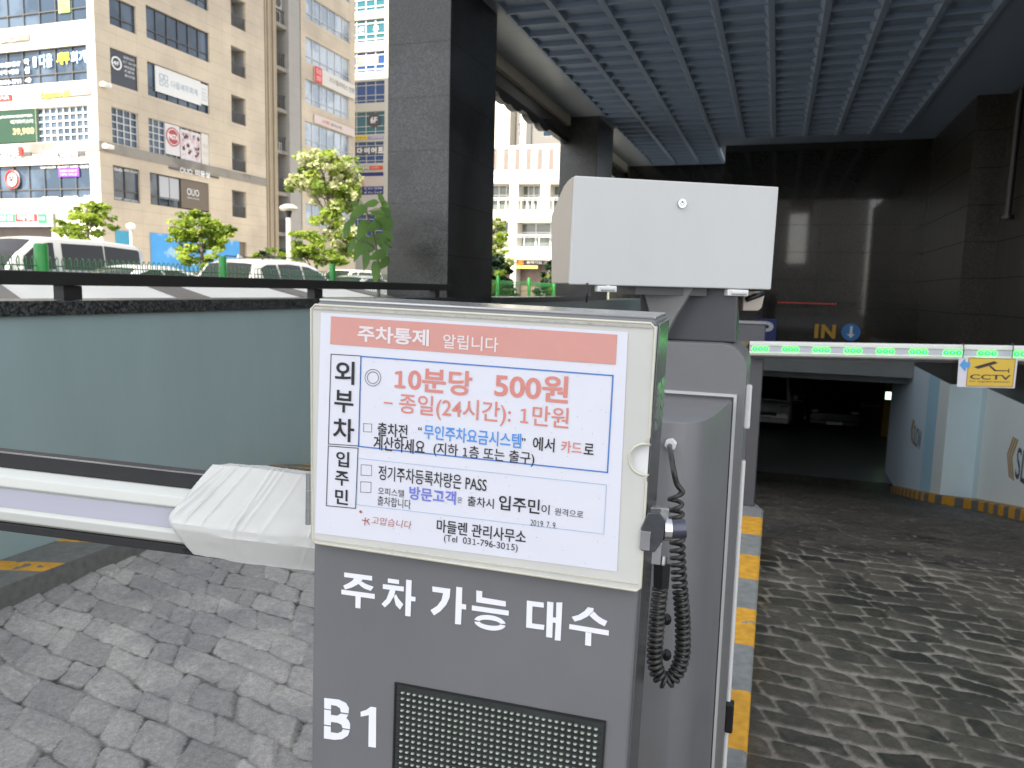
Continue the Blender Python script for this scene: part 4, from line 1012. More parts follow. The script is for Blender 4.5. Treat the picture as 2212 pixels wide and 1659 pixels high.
for u_ in (1078, 1612):
    q = A5(u_, 420)
    mb.tube([(q[0], -.014, q[2] - .01), (q[0], -.018, q[2] + .05), (q[0], .0, q[2] + .075), (q[0] + .002, .06, q[2] + .07)], .0028, 6)
mb.build("cable_tie", m_black, cs)

# near arm in front of the exit lane
_c = att(197, 1087, 1.36); _d = np.array([0.986, 0.165, 0.0])
_fr = Frame(_c, _d); l0, l1 = _fr.L(0, 1063.5), _fr.L(394, 1111)
_fr = Frame(_c, (0.986, 0.165, (l1[2] - l0[2]) / (l1[0] - l0[0])))
q0, q1 = _fr.L(0, 1004.9, -.03), _fr.L(0, 1122.2, -.03); sc = (q0[2] - q1[2]) / 0.095
la_ = thing("boom_barrier", "white barrier arm end with unlit strip passing behind the pedestal", "barrier arm", matrix=_fr.matrix())
arm_mesh(-2.6, 0.62, sc).build("beam", m_arm, la_, bevel=0.002)
MB().box(-2.6, 0.62, -0.0260 * sc, -0.0242 * sc, -0.0158 * sc, 0.0158 * sc).build("diffuser", m_diff, la_)
mb = MB(); mb.box(-2.6, 0.6, -0.010, 0.014, 0.0480 * sc, 0.0480 * sc + .029); mb.build("rubber_edge", m_rubber, la_, bevel=0.002)
mb = MB(); mb.box(-2.6, 0.6, -0.0112, -0.0098, 0.0480 * sc + .0265, 0.0480 * sc + .029); mb.build("edge_strip", m_chrome, la_)
mb = MB(); mb.box(-2.6, 0.6, -0.016, 0.012, -0.0480 * sc - .016, -0.0480 * sc); mb.build("rubber_edge", m_rubber, la_, bevel=0.002)
# sheet wrapped round the arm
wx0, wx1 = _fr.L(395, 1100)[0], _fr.L(720, 1130)[0]
wr = thing("wrapping_sheet", "creased white sheet wrapped around the barrier arm beside the pedestal", "cover", matrix=_fr.matrix())
NS, NR = 90, 56
zt_, zb_ = _fr.L(560, 1020, -.03)[2], _fr.L(560, 1217, -.03)[2]
key = [(0.055, zt_ * .88), (-0.012, zt_), (-0.052, 0.002), (-0.053, -0.012), (-0.036, zb_), (0.05, zb_ * .95)]
seg_n = [6, 26, 4, 16, 8, 10]
crn = random.Random(12)
creases = [(crn.uniform(-.05, .36), crn.uniform(.35, .75), crn.uniform(.0011, .0035), crn.uniform(.0008, .003)) for _ in range(17)]
rings = []
NS = 150
for i in range(NS + 1):
    f = i / NS; x = wx0 + (wx1 - wx0) * f; rg = []
    for k in range(6):
        for j in range(seg_n[k]):
            t_ = j / seg_n[k]; a, b_ = key[k], key[(k + 1) % 6]
            y, z = a[0] + (b_[0] - a[0]) * t_, a[1] + (b_[1] - a[1]) * t_
            cz = (z - zb_) / (zt_ - zb_)
            wv = 0.007 * (float(vnoise(np.array([x * 14.0]), np.array([cz * 2.2 + k]), 8)[0]) - 0.5) + .0012 * (float(vnoise(np.array([x * 60.0]), np.array([cz * 9 + k]), 18)[0]) - 0.5)
            if k in (0, 1, 2, 3):
                for cx_, sl2, wd_, am in creases:
                    q_ = (x - wx0 - cx_ - sl2 * (z - zb_) * .75) / wd_
                    if abs(q_) < 3: wv += am * math.exp(-q_ * q_) * (1.0 if k == 1 else .35) * min(1, .25 + cz)
            offx = 0.052 * max(0, (cz - .45) / .55) ** 1.1 + 0.034 * max(0, (.42 - cz) / .42) ** 1.3
            r = math.hypot(y, z) + 1e-6
            pinch = 1 - .16 * max(0, 1 - f * 16) ** 2
            rg.append((x + offx * max(0, 1 - f * 1.15), (y + y / r * wv) * pinch, (z + z / r * wv) * pinch))
    rings.append(rg)
MB().loft(rings, closed=True, cap=False).build("sheet", M("white_wrapping", (0.55, 0.55, 0.525), 0.42, var=(12, 0.05)), wr, smooth=True, auto=28)
p = _fr.L(398, 1190, -.02)
MB().tube([(p[0] + .02, -.02, p[2] + .02), (p[0], -.022, p[2])], .003, 5).build("tie_end", m_black, wr)

# ------------------------------------------------------------------ green mesh fence along the street
fn = thing("mesh_fence", "green wire mesh fence with round green posts between the ramp and the street", "fence", (-5.6, 8, 0.3))
FY = [4.68 + 2.145 * k for k in range(-3, 13)]
m_wire = M("green_wire", (0.02, 0.13, 0.035), 0.4)
for k, y in enumerate(FY):
    r = 0.052 if k == 3 else 0.040
    MB().tube([(-5.6, y, 0.28), (-5.6, y, 1.80), (-5.6, y, 1.815)], [r, r, r * .8], 14).build("fence_post", m_green, fn, world=True, smooth=True, auto=40)
    if k == len(FY) - 1: break
    mb = MB(); y1 = FY[k + 1]
    for zz in (0.4, 0.7, 1.0, 1.28, 1.5, 1.64): mb.tube([(-5.6, y + .05, zz), (-5.6, y1 - .05, zz)], 0.0045, 4)
    q = y + 0.09
    while q < y1 - 0.06:
        mb.tube([(-5.6, q, 0.34), (-5.6, q, 1.64), (-5.615, q + .012, 1.70), (-5.65, q + .03, 1.715), (-5.68, q + .04, 1.68), (-5.68, q + .055, 1.60)], 0.0045, 4)
        q += 0.062
    mb.build("wire_panel", m_wire, fn, world=True)

# ------------------------------------------------------------------ cars
m_tyre = M("tyre_rubber", (0.02, 0.02, 0.02), 0.8); m_rim = M("alloy_rim", (0.45, 0.45, 0.46), 0.3, metal=0.8)
m_carglass = M("car_glass", (0.012, 0.011, 0.011), 0.06, spec=0.35)
m_lightglass = M("headlight_glass", (0.6, 0.62, 0.65), 0.1, metal=0.5); m_tail = M("tail_light", (0.3, 0.015, 0.015), 0.2)
m_plate = M("number_plate", (0.6, 0.6, 0.58), 0.5)
def paint(name, col): return M(name, col, 0.28, coat=0.8, spec=0.5)
def interp(x, pts):
    if x <= pts[0][0]: return pts[0][1]
    for (a, va), (b_, vb) in zip(pts[:-1], pts[1:]):
        if x <= b_: f = (x - a) / (b_ - a); f = f * f * (3 - 2 * f) * .35 + f * .65; return va + (vb - va) * f
    return pts[-1][1]
def car(name, label, cat, loc, rotz, mat, P, group=None):
    """x runs forward from the tail; P holds the outline"""
    t = thing(name, label, cat, loc, rotz, group)
    Ln, W, Hh = P["L"], P["W"] / 2, P["H"]
    belt, top, wr = P["belt"], P["top"], P["wr"]
    xs = [Ln * i / 48 for i in range(49)]
    rings = []
    for x in xs:
        zb = interp(x, belt); e = min(x, Ln - x); nar = 1 - 0.13 * max(0, 1 - e / 0.7) ** 2
        w0 = W * nar; lo = 0.2 + 0.1 * max(0, 1 - e / 0.5)
        rings.append([(x, -w0 * .93, lo), (x, -w0, lo + .15), (x, -w0, zb * .62), (x, -w0 * .985, zb - .08), (x, -w0 * .94, zb - .015), (x, -w0 * .8, zb + .005), (x, 0, zb + .022),
                      (x, w0 * .8, zb + .005), (x, w0 * .94, zb - .015), (x, w0 * .985, zb - .08), (x, w0, zb * .62), (x, w0, lo + .15), (x, w0 * .93, lo)])
    MB().loft(rings).build("body", mat, t, smooth=True, auto=50)
    gx0, gx1 = top[0][0], top[-1][0]
    def gy(x, z):
        zb = interp(x, belt); f = max(0, min(1, (z - zb) / (Hh - zb))); return W * .93 + (wr - W * .93) * f
    def gz(x, y):
        return interp(x, top) + 0.02 - 0.03 * (abs(y) / wr) ** 2
    rings = []
    n = 40
    for i in range(n + 1):
        x = gx0 + (gx1 - gx0) * i / n; zt_ = interp(x, top); zb = interp(x, belt) - .03; zr = max(zb + .01, zt_ - .05)
        rg = [(x, -gy(x, zb), zb), (x, -gy(x, zr), zr)]
        for yy in (-.93, -.6, 0, .6, .93): y = gy(x, zt_) * yy; rg.append((x, y, gz(x, y) if zt_ > zb + .06 else zb + .02))
        rg += [(x, gy(x, zr), zr), (x, gy(x, zb), zb)]
        rings.append(rg)
    MB().loft(rings).build("cabin", mat, t, smooth=True, auto=60)
    for sgn in (-1, 1):
        for xa, xb in P["side"]:
            mb = MB(); rows = []
            for i in range(17):
                x = xa + (xb - xa) * i / 16; z0 = interp(x, belt) + .05; z1 = max(z0 + .01, interp(x, top) - P.get("rail", .10))
                rows.append([(x, sgn * (gy(x, z0 + (z1 - z0) * j / 3) + .012), z0 + (z1 - z0) * j / 3) for j in range(4)])
            mb.loft(rows, closed=False, cap=False); mb.build("side_window", m_carglass, t, smooth=True)
    for nm, xa, xb in (("windscreen", *P["ws"]), ("rear_window", *P["rw"])):
        rows = []
        for i in range(9):
            x = xa + (xb - xa) * i / 8
            rows.append([(x + (0.01 if nm == "windscreen" else -.01), gy(x, interp(x, top)) * f * .93, gz(x, gy(x, interp(x, top)) * f) + .015) for f in (-.92, -.6, 0, .6, .92)])
        MB().loft(rows, closed=False, cap=False).build(nm, m_carglass, t, smooth=True)
    wh = None
    for sgn in (-1, 1):
        for x in P["axle"]:
            mb = MB().tube([(x, sgn * (W - .20), .32), (x, sgn * (W - .19), .32), (x, sgn * (W - .01), .32), (x, sgn * (W + .002), .32)], [.29, .32, .32, .29], 20)
            wl_ = mb.build("wheel", m_tyre, t, smooth=True, auto=40)
            MB().tube([(x, sgn * (W + .003), .32), (x, sgn * (W + .012), .32)], .21, 16).build("rim", m_rim, wl_)
        zb = interp(Ln - .25, belt)
        MB().ball((Ln - .22, sgn * W * .70, zb - .1), (.17, .19, .075), 12, 6).build("headlight", m_lightglass, t, smooth=True)
        MB().ball((.14, sgn * W * .72, interp(.1, belt) - .1), (.12, .2, .08), 10, 6).build("tail_light", m_tail, t, smooth=True)
        xm = P["ws"][1 if P["ws"][1] > P["ws"][0] else 0] - .35
        MB().ball((xm, sgn * (W + .08), interp(xm, belt) + .10), (.07, .11, .07), 10, 6).build("wing_mirror", mat, t, smooth=True)
    zf_ = interp(Ln - .1, belt)
    MB().box(Ln - .06, Ln + .012, -W * .45, W * .45, zf_ - .28, zf_ - .15).build("grille", m_black, t, bevel=.02)
    MB().box(Ln - .02, Ln + .025, -.26, .26, zf_ - .42, zf_ - .31).build("number_plate", m_plate, t)
    MB().box(-.025, .02, -.26, .26, .62, .73).build("number_plate", m_plate, t)
    if P.get("fin"):
        MB().add([(P["fin"], -.02, Hh), (P["fin"], .02, Hh), (P["fin"] + .22, 0, Hh), (P["fin"] + .02, 0, Hh + .1)], [(0, 1, 3), (1, 2, 3), (2, 0, 3), (0, 2, 1)]).build("aerial_fin", mat, t)
    if P.get("bars"):
        for sgn in (-1, 1):
            MB().tube([(P["bars"][0], sgn * wr * .9, Hh - .03), (P["bars"][0] + .15, sgn * wr * .9, Hh + .05), (P["bars"][1] - .15, sgn * wr * .9, Hh + .05), (P["bars"][1], sgn * wr * .9, Hh - .03)], .018, 6).build("roof_bar", m_black, t)
    return t
SEDAN = dict(L=4.75, W=1.84, H=1.46, wr=.62, belt=[(0, .78), (.15, .98), (1.0, 1.02), (2.4, .98), (3.4, .96), (4.3, .80), (4.75, .58)],
             top=[(.45, 1.0), (1.25, 1.34), (1.9, 1.45), (2.6, 1.45), (3.0, 1.36), (3.85, .92)], side=[(1.0, 1.42), (1.48, 2.26), (2.34, 3.42)], ws=(3.02, 3.8), rw=(.55, 1.3), axle=(.98, 3.75))
SUV = dict(L=4.7, W=1.9, H=1.68, wr=.66, belt=[(0, .85), (.1, 1.02), (1.5, 1.06), (3.4, 1.02), (4.3, .92), (4.7, .66)],
           top=[(.12, 1.06), (.5, 1.52), (.9, 1.64), (1.8, 1.68), (2.6, 1.64), (3.0, 1.54), (3.85, .99)], side=[(.62, 1.25), (1.32, 2.25), (2.33, 3.45)], ws=(3.0, 3.8), rw=(.17, .5), axle=(.9, 3.7), fin=.75, bars=(.9, 2.7), rail=.12)
VAN = dict(L=5.15, W=1.92, H=1.95, wr=.78, belt=[(0, 1.0), (.08, 1.15), (3.6, 1.15), (4.4, 1.05), (4.95, .95), (5.15, .7)],
           top=[(.03, 1.15), (.12, 1.78), (.35, 1.90), (1.5, 1.95), (3.2, 1.94), (3.55, 1.87), (4.0, 1.58), (4.62, 1.0)], side=[(.28, 1.5), (1.54, 2.85), (3.08, 3.95)], ws=(3.6, 4.55), rw=(.05, .12), axle=(.95, 4.1), rail=.13)
p_white = paint("white_car_paint", (0.34, 0.335, 0.32)); p_silver = paint("silver_car_paint", (0.34, 0.345, 0.35)); p_gvan = paint("garage_white_paint", (0.8, 0.8, 0.78)); p_cream = paint("cream_car_paint", (0.62, 0.58, 0.48)); p_blackc = paint("black_car_paint", (0.012, 0.012, 0.013))
SZ = 0.45
def yr(u, x): d = ray(u, 580); return d[1] / d[0] * x
KG = "vehicles on the street beyond the fence"
# southbound (towards the viewer): front at the lower Y
car("parked_van", "large white van with dark side windows behind the green fence", "van", (-18.4, yr(55, -17.5) + 3.95, SZ), rad(-90), p_white, VAN, KG).scale = (1, 1, 1.09)
car("parked_car", "silver sedan facing the viewer, overlapping the white van", "car", (-15.4, yr(297, -14.5) + 3.3, SZ), rad(-90), p_silver, SEDAN, KG)
car("parked_car", "white estate-like car with black roof bars and a fin aerial, seen from behind", "car", (-12.35, yr(577, -11.4) - .6, SZ), rad(90), p_white, SUV, KG)
car("parked_car", "pale sedan nearest to the granite column", "car", (-15.4, yr(790, -14.5) + 3.3, SZ), rad(-90), p_silver, SEDAN, KG)
car("parked_car", "pale sedan half hidden behind the white car with roof bars", "car", (-18.6, yr(400, -18.0) + 4.5, SZ), rad(-90), p_silver, SEDAN, KG)
car("parked_van", "cream van far behind the pale sedan by the granite column", "van", (-23.5, 42, SZ), rad(-90), p_cream, VAN, KG)
zg = zf
car("garage_van", "white van parked nose out in the dark garage", "van", (-.2, 34.0, zg), rad(-90), p_gvan, VAN, "vehicles parked in the garage")
car("garage_car", "black car with a pale number plate parked in the dark garage", "car", (2.2, 34.2, zg), rad(-90), p_blackc, SUV, "vehicles parked in the garage")

# ------------------------------------------------------------------ buildings across the street
Z1 = lambda x, y: (x * 0.1984, y * 0.1984)
Z2 = lambda x, y: (x * 0.1984, 274.3 + y * 0.1984)
Z3 = lambda x, y: (411.5 + x * 0.1984, y * 0.1984)
Z4 = lambda x, y: (411.5 + x * 0.2149, 274.3 + y * 0.2149)
Z7 = lambda x, y: (1014.9 + x * 0.3305, 109.7 + y * 0.3305)
class Face:
    """a facade in the plane X = c (seen from +X) or Y = c (seen from -Y)"""
    def __init__(s, ax, c): s.ax, s.c = ax, c
    def pt(s, uv): p = atX(*uv, s.c) if s.ax == 'X' else atY(*uv, s.c); return (p[1] if s.ax == 'X' else p[0], p[2])
    def rect(s, conv, xL, yT, yB, xR, yTR=None):
        a0, zt_ = s.pt(conv(xL, yT)); _, zb_ = s.pt(conv(xL, yB))
        a1, _ = s.pt(conv(xR, (yT + yB) / 2 if yTR is None else yTR)); return (min(a0, a1), max(a0, a1), zb_, zt_)
    def rectR(s, conv, xL, yT, yB, xR):     # heights read at the right edge
        a1, zt_ = s.pt(conv(xR, yT)); _, zb_ = s.pt(conv(xR, yB)); a0, _ = s.pt(conv(xL, yB)); return (min(a0, a1), max(a0, a1), zb_, zt_)
    def p3(s, a, z, out=0.0): return (s.c + out, a, z) if s.ax == 'X' else (a, s.c - out, z)
    def box(s, mb, r, o0, o1):
        if s.ax == 'X': mb.box(s.c + o0, s.c + o1, r[0], r[1], r[2], r[3])
        else: mb.box(r[0], r[1], s.c - o1, s.c - o0, r[2], r[3])
    def wall(s, mb, r, holes, depth):
        us = sorted({r[0], r[1], *[h[0] for h in holes], *[h[1] for h in holes]}); zs = sorted({r[2], r[3], *[h[2] for h in holes], *[h[3] for h in holes]})
        us = [u for u in us if r[0] <= u <= r[1]]; zs = [z for z in zs if r[2] <= z <= r[3]]
        for a, b_ in zip(us[:-1], us[1:]):
            for c_, d_ in zip(zs[:-1], zs[1:]):
                m_, n_ = (a + b_) / 2, (c_ + d_) / 2
                if any(h[0] < m_ < h[1] and h[2] < n_ < h[3] for h in holes): continue
                mb.quad(s.p3(a, c_), s.p3(b_, c_), s.p3(b_, d_), s.p3(a, d_))
        for h in holes:
            a, b_, c_, d_ = max(h[0], r[0]), min(h[1], r[1]), max(h[2], r[2]), min(h[3], r[3])
            if a >= b_ or c_ >= d_: continue
            for e in (((a, c_), (b_, c_)), ((b_, c_), (b_, d_)), ((b_, d_), (a, d_)), ((a, d_), (a, c_))):
                mb.quad(s.p3(*e[0]), s.p3(*e[1]), s.p3(*e[1], -depth), s.p3(*e[0], -depth))
    def window(s, par, r, nx=2, nz=1, depth=0.25, frame=None, glass=None, bar=0.07, zsplit=None):
        mb = MB()
        for k in range(nx + 1):
            a = r[0] + (r[1] - r[0]) * k / nx; s.box(mb, (max(r[0], a - bar / 2), min(r[1], a + bar / 2), r[2], r[3]), -depth + .01, -depth + .09)
        zz = [r[2] + (r[3] - r[2]) * k / nz for k in range(nz + 1)]
        if zsplit: zz = [r[2], r[3]] + [r[2] + (r[3] - r[2]) * f for f in zsplit]
        for z in zz: s.box(mb, (r[0], r[1], max(r[2], z - bar / 2), min(r[3], z + bar / 2)), -depth + .012, -depth + .086)
        w_ = mb.build("window", frame or m_wframe, par, world=True)
        g = MB(); g.quad(s.p3(r[0], r[2], -depth), s.p3(r[1], r[2], -depth), s.p3(r[1], r[3], -depth), s.p3(r[0], r[3], -depth))
        go = g.build("pane", glass or m_glass, w_, fix=False)
        inv = par.matrix_basis.inverted(); go.data.transform(inv)
        return w_
    def panel(s, name, label, cat, r, mat, texts=(), thick=0.06, out=0.03, group=None):
        """texts: (string, x0, x1, z0, z1 as fractions of the panel, material, bold)"""
        t = thing(name, label, cat, s.p3((r[0] + r[1]) / 2, r[2], out), group=group)
        mb = MB(); s.box(mb, r, out, out + thick); mb.build("board", mat, t, world=True)
        by = {}
        for tx, x0, x1, z0, z1, m_, bo in texts: by.setdefault(m_.name, (m_, []))[1].append((tx, x0, x1, z0, z1, bo))
        for m_, items in by.values():
            mb = MB()
            for tx, x0, x1, z0, z1, bo in items: s.text(mb, tx, r, x0, x1, z0, z1, out + thick + .012, bo)
            mb.build("lettering", m_, t, world=True, fix=False)
        return t
    def text(s, mb, tx, r, x0, x1, z0, z1, out, bo):
        W_2, H_2 = r[1] - r[0], r[3] - r[2]
        p = Vector(s.p3(r[0] + W_2 * x0, r[2] + H_2 * z0, out)); a = Vector(s.p3(r[0] + W_2 * x1, r[2] + H_2 * z0, out)) - p; b_ = Vector(s.p3(r[0] + W_2 * x0, r[2] + H_2 * z1, out)) - p
        write(mb, tx, p, a, b_, bo)
m_wframe = M("dark_window_frame", (0.08, 0.075, 0.07), 0.5)
m_wframe_w = M("white_window_frame", (0.55, 0.55, 0.53), 0.5)
m_stone = M("beige_stone_cladding", (0.54, 0.45, 0.335), 0.7, var=(0.35, 0.14), alt=((0.45, 0.375, 0.285), 0.16, 0.45, 0.6), joints=[(2, 0.95, 0.1, 0.035, 0.25), (1, 1.9, 0.3, 0.03, 0.2)])
m_stone_sun = M("pale_stone_cladding", (0.50, 0.46, 0.38), 0.7, var=(0.4, 0.06), joints=[(2, 0.95, 0.1, 0.03, 0.12)])  # same stone, sunlight on the front put into a paler colour
m_band = M("grey_stone_band", (0.25, 0.225, 0.19), 0.7, var=(0.6, 0.12), alt=((0.16, 0.145, 0.125), 0.5, 0.5, 0.62))
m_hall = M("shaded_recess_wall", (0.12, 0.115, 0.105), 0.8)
m_lt = M("pale_sign_lettering", (0.75, 0.75, 0.74), 0.5); m_lb = M("blue_sign_lettering", (0.35, 0.55, 0.85), 0.5); m_ly = M("yellow_sign_lettering", (0.75, 0.55, 0.03), 0.5)
m_ld = M("dark_sign_lettering", (0.08, 0.07, 0.08), 0.6); m_lg = M("grey_blue_lettering", (0.25, 0.33, 0.42), 0.6)
m_wsign = M("white_sign_board", (0.66, 0.65, 0.62), 0.5); m_pink = M("pale_pink_print", (0.55, 0.4, 0.4), 0.6); m_dred = M("dark_red_print", (0.36, 0.06, 0.06), 0.6); m_redp = M("red_sign_print", (0.6, 0.03, 0.03), 0.5); m_grn = M("green_sign_print", (0.03, 0.36, 0.10), 0.5)

FX, FYf = Face('X', -46.6), Face('Y', 44.0)
B1T = 43.0
bd = thing("office_block", "beige stone office block with shop signs at the corner across the street", "building", (-55, 60, 0.3))
rows_small = [FX.rect(Z1, 1183, -60, 253, 1478), FX.rect(Z1, 1195, 510, 900, 1500), FX.rect(Z1, 1212, 1155, 1548, 1510), FX.rect(Z2, 1228, 410, 790, 1525)]
rows_big = [FX.rect(Z1, 1585, 45, 400, 2275), FX.rect(Z1, 1600, 660, 1030, 2275), FX.rect(Z1, 1615, 1275, 1655, 2275), FX.rect(Z2, 1630, 490, 840, 2275)]
pit_ = rows_small[0][2] - rows_small[1][2]
for k in range(1, 5):
    rows_small.append((rows_small[0][0], rows_small[0][1], rows_small[0][2] + pit_ * k, rows_small[0][3] + pit_ * k))
    rows_big.append((rows_big[0][0], rows_big[0][1], rows_big[0][2] + pit_ * k, rows_big[0][3] + pit_ * k))
balc = [FX.rect(Z3, 436, -60, 268, 600), FX.rect(Z3, 440, 485, 795, 603), FX.rect(Z3, 443, 1020, 1325, 605), FX.rect(Z4, 415, 150, 428, 563), FX.rect(Z4, 417, 628, 898, 563)]
for k in range(1, 5): balc.append((balc[0][0], balc[0][1], balc[0][2] + pit_ * k, balc[0][3] + pit_ * k))
gate = FX.rect(Z4, 455, 1150, 1330, 565)
gate = (gate[0], gate[1], 0.3, gate[3])
Yend = FX.pt((574, 300))[0]
mb = MB(); FX.wall(mb, (44.0, Yend, 0.3, B1T), rows_small + rows_big + balc + [gate], 0.25)
mb.build("side_wall", m_stone, bd, world=True, fix=False)
for r in rows_small[:2] + rows_small[4:]: FX.window(bd, r, 2, 1, zsplit=(0.32,))
FX.window(bd, rows_small[2], 4, 5, frame=m_wframe_w, bar=.06); FX.window(bd, rows_small[3], 2, 1, zsplit=(.3,))
for i, r in enumerate(rows_big):
    if i == 2: FX.window(bd, r, 11, 5, frame=m_wframe_w, bar=.06)
    else: FX.window(bd, r, 6, 1, zsplit=(0.28,))
for r in balc:
    mb = MB(); rr = (r[0], r[1], r[2], r[3])
    mb.quad(FX.p3(r[0], r[2], -1.3), FX.p3(r[1], r[2], -1.3), FX.p3(r[1], r[3], -1.3), FX.p3(r[0], r[3], -1.3))
    for e in (((r[0], r[2]), (r[1], r[2])), ((r[1], r[2]), (r[1], r[3])), ((r[1], r[3]), (r[0], r[3])), ((r[0], r[3]), (r[0], r[2]))):
        mb.quad(FX.p3(*e[0], -.25), FX.p3(*e[1], -.25), FX.p3(*e[1], -1.3), FX.p3(*e[0], -1.3))
    bo = mb.build("balcony_recess", M("balcony_wall", (0.3, 0.29, 0.27), 0.8) if r is balc[0] else bpy.data.materials["balcony_wall"], bd, world=True, fix=False)
    mb = MB(); hh_ = (r[3] - r[2]) * .4
    FX.box(mb, (r[0], r[1], r[2] + hh_, r[2] + hh_ + .06), -.16, -.1); k_ = 14
    for j in range(k_): a = r[0] + (r[1] - r[0]) * (j + .5) / k_; FX.box(mb, (a - .02, a + .02, r[2], r[2] + hh_), -.15, -.11)
    mb.build("balcony_railing", m_wframe, bd, world=True)
    mb = MB(); a = r[0] + (r[1] - r[0]) * .52; FX.box(mb, (a - .08, a + .08, r[2], r[3]), -1.25, -1.15); mb.build("door_frame", m_wframe_w, bd, world=True)
mb = MB(); FX.box(mb, gate, -.3, -.24); mb.build("gate_door", M("brown_gate", (0.16, 0.13, 0.1), 0.6), bd, world=True)
# band between the second and third storey, front face, cornice
bz0, bz1 = FX.pt(Z2(1102, 262))[1], FX.pt(Z2(1100, 152))[1]
mb = MB(); FX.box(mb, (44.0, Yend, bz0, bz1), -.02, .05); FYf.box(mb, (-76, -46.55, bz0, bz1), .002, .055); mb.build("stone_band", m_band, bd, world=True)
wA = FYf.rectR(Z1, -1500, -330, 210, 925); wB = FYf.rectR(Z1, -1500, 480, 868, 938); wC = FYf.rectR(Z1, 400, 1138, 1525, 950); wD = FYf.rectR(Z2, -1500, 392, 765, 975)
wC = (wC[0], wC[1], wC[2], wC[3]); wC2 = (-76, wC[0] - .02, wC[2], wC[3])
fr_rows = [wA, wB, wC, wC2, wD] + [(wA[0], wA[1], wA[2] + pit_ * k, wA[3] + pit_ * k) for k in range(1, 5)]
fr_rows = [(max(r[0], -75.5), *r[1:]) for r in fr_rows]
shop = FYf.rectR(Z2, -1500, 1085, 1560, 560); shop = (max(shop[0], -75.5), shop[1], 0.3, shop[3])
mb = MB(); FYf.wall(mb, (-76, -46.6, 0.3, B1T), fr_rows + [shop], 0.25)
mb.build("front_wall", m_stone_sun, bd, world=True, fix=False)
for i, r in enumerate(fr_rows):
    n_ = max(2, int((r[1] - r[0]) / 1.5))
    if i == 2: FYf.window(bd, r, 8, 5, frame=m_wframe_w, bar=.1)
    else: FYf.window(bd, r, n_, 1, zsplit=(.27,))
mb = MB(); FYf.box(mb, shop, -.9, -.3); mb.build("shop_front", M("shop_front_brown", (0.08, 0.06, 0.05), 0.5, var=(.6, .3)), bd, world=True)
# stair recess with pilasters, then the second wing
Yp0, Yp1, Yq0, Yq1 = Yend, FX.pt((600, 300))[0], FX.pt((627, 300))[0], FX.pt((655, 300))[0]
Y2e = FX.pt((767, 300))[0]
mb = MB()
for k in range(5):
    a = Yp0 + (Yp1 - Yp0) * k / 5; FX.box(mb, (a + .12, a + (Yp1 - Yp0) / 5 - .05, 0.3, B1T), -.4, .02 + .1 * (k % 2))
mb.build("ribbed_pilaster", M("tan_pilaster", (0.36, 0.29, 0.2), 0.7, var=(.5, .1)), bd, world=True)
mb = MB(); mb.box(-50.4, -50.0, Yp0, Yq0, 0.3, B1T); mb.build("recess_back", m_hall, bd, world=True)
mb = MB(); FX.box(mb, (Yq0, Yq1 - .3, .3, B1T), -3.4, -.05); mb.build("grey_pier", M("grey_pier_stone", (0.33, 0.31, 0.28), 0.7, var=(.4, .08), joints=[(2, 0.95, 0.1, 0.03, 0.2)]), bd, world=True)
for v in (-48, 45, 139, 230, 321, 412, 500):
    z = FX.pt((602, v))[1]
    mb = MB(); FX.box(mb, (Yp1, Yq0, z - .35, z), -3.3, -.25); mb.build("balcony_slab", m_band, bd, world=True)
    mb = MB(); FX.box(mb, (Yp1, Yq0, z + 1.3, z + 1.37), -.6, -.5)
    for j in range(6): a = Yp1 + (Yq0 - Yp1) * (j + .5) / 6; FX.box(mb, (a - .025, a + .025, z, z + 1.3), -.58, -.52)
    mb.build("balcony_railing", m_wframe, bd, world=True)
    mb = MB(); mb.quad((-49.98, Yp1 + .3, z + .2), (-49.98, Yq0 - .2, z + .2), (-49.98, Yq0 - .2, z + 3.0), (-49.98, Yp1 + .3, z + 3.0)); mb.build("pane", m_glass, bd, world=True, fix=False)
acb = M("ac_unit_casing", (0.55, 0.53, 0.48), 0.6)
for (x0, y0, x1, y1), lb in (((968, 70, 1070, 215), "white outdoor air conditioner unit with two fans, high in the balcony recess"), ((985, -90, 1075, 60), "white outdoor air conditioner unit on the topmost balcony in view"), ((968, 1520, 1068, 1605), "white outdoor air conditioner unit with one fan, low in the balcony recess")):
    r = FX.rect(Z3, x0, y0, y1, x1)
    t = thing("air_conditioner", lb, "air conditioner", FX.p3((r[0] + r[1]) / 2, r[2], -1), group="air conditioners on the balconies")
    mb = MB(); FX.box(mb, r, -1.6, -.8); mb.build("casing", acb, t, world=True)
    nf = 2 if r[3] - r[2] > 3 else 1
    for k in range(nf):
        zc = r[2] + (r[3] - r[2]) * (k + .5) / nf; c_ = FX.p3(r[0] + (r[1] - r[0]) * .45, zc, -.79); rr = min(r[1] - r[0], (r[3] - r[2]) / nf) * .36
        MB().tube([c_, (c_[0] + .03, c_[1], c_[2])], rr, 16).build("fan_grille", m_hall, t, world=True)
w2 = [FX.rect(Z3, 1255, -70, 192, 1740), FX.rect(Z3, 1252, 390, 665, 1735), FX.rect(Z3, 1250, 850, 1115, 1728), FX.rect(Z3, 1248, 1310, 1572, 1728), FX.rect(Z4, 1158, 765, 985, 1600)]
d2 = w2[0][2] - w2[1][2]
for k in range(1, 5): w2.append((w2[0][0], w2[0][1], w2[0][2] + d2 * k, w2[0][3] + d2 * k))
mb = MB(); FX.wall(mb, (Yq1 - .3, Y2e, .3, B1T), w2, .2)
mb.quad((-46.6, Y2e, .3), (-76, Y2e, .3), (-76, Y2e, B1T), (-46.6, Y2e, B1T)); mb.quad((-76, 44, .3), (-76, Y2e, .3), (-76, Y2e, B1T), (-76, 44, B1T)); mb.quad((-46.6, 44, B1T), (-46.6, Y2e, B1T), (-76, Y2e, B1T), (-76, 44, B1T))
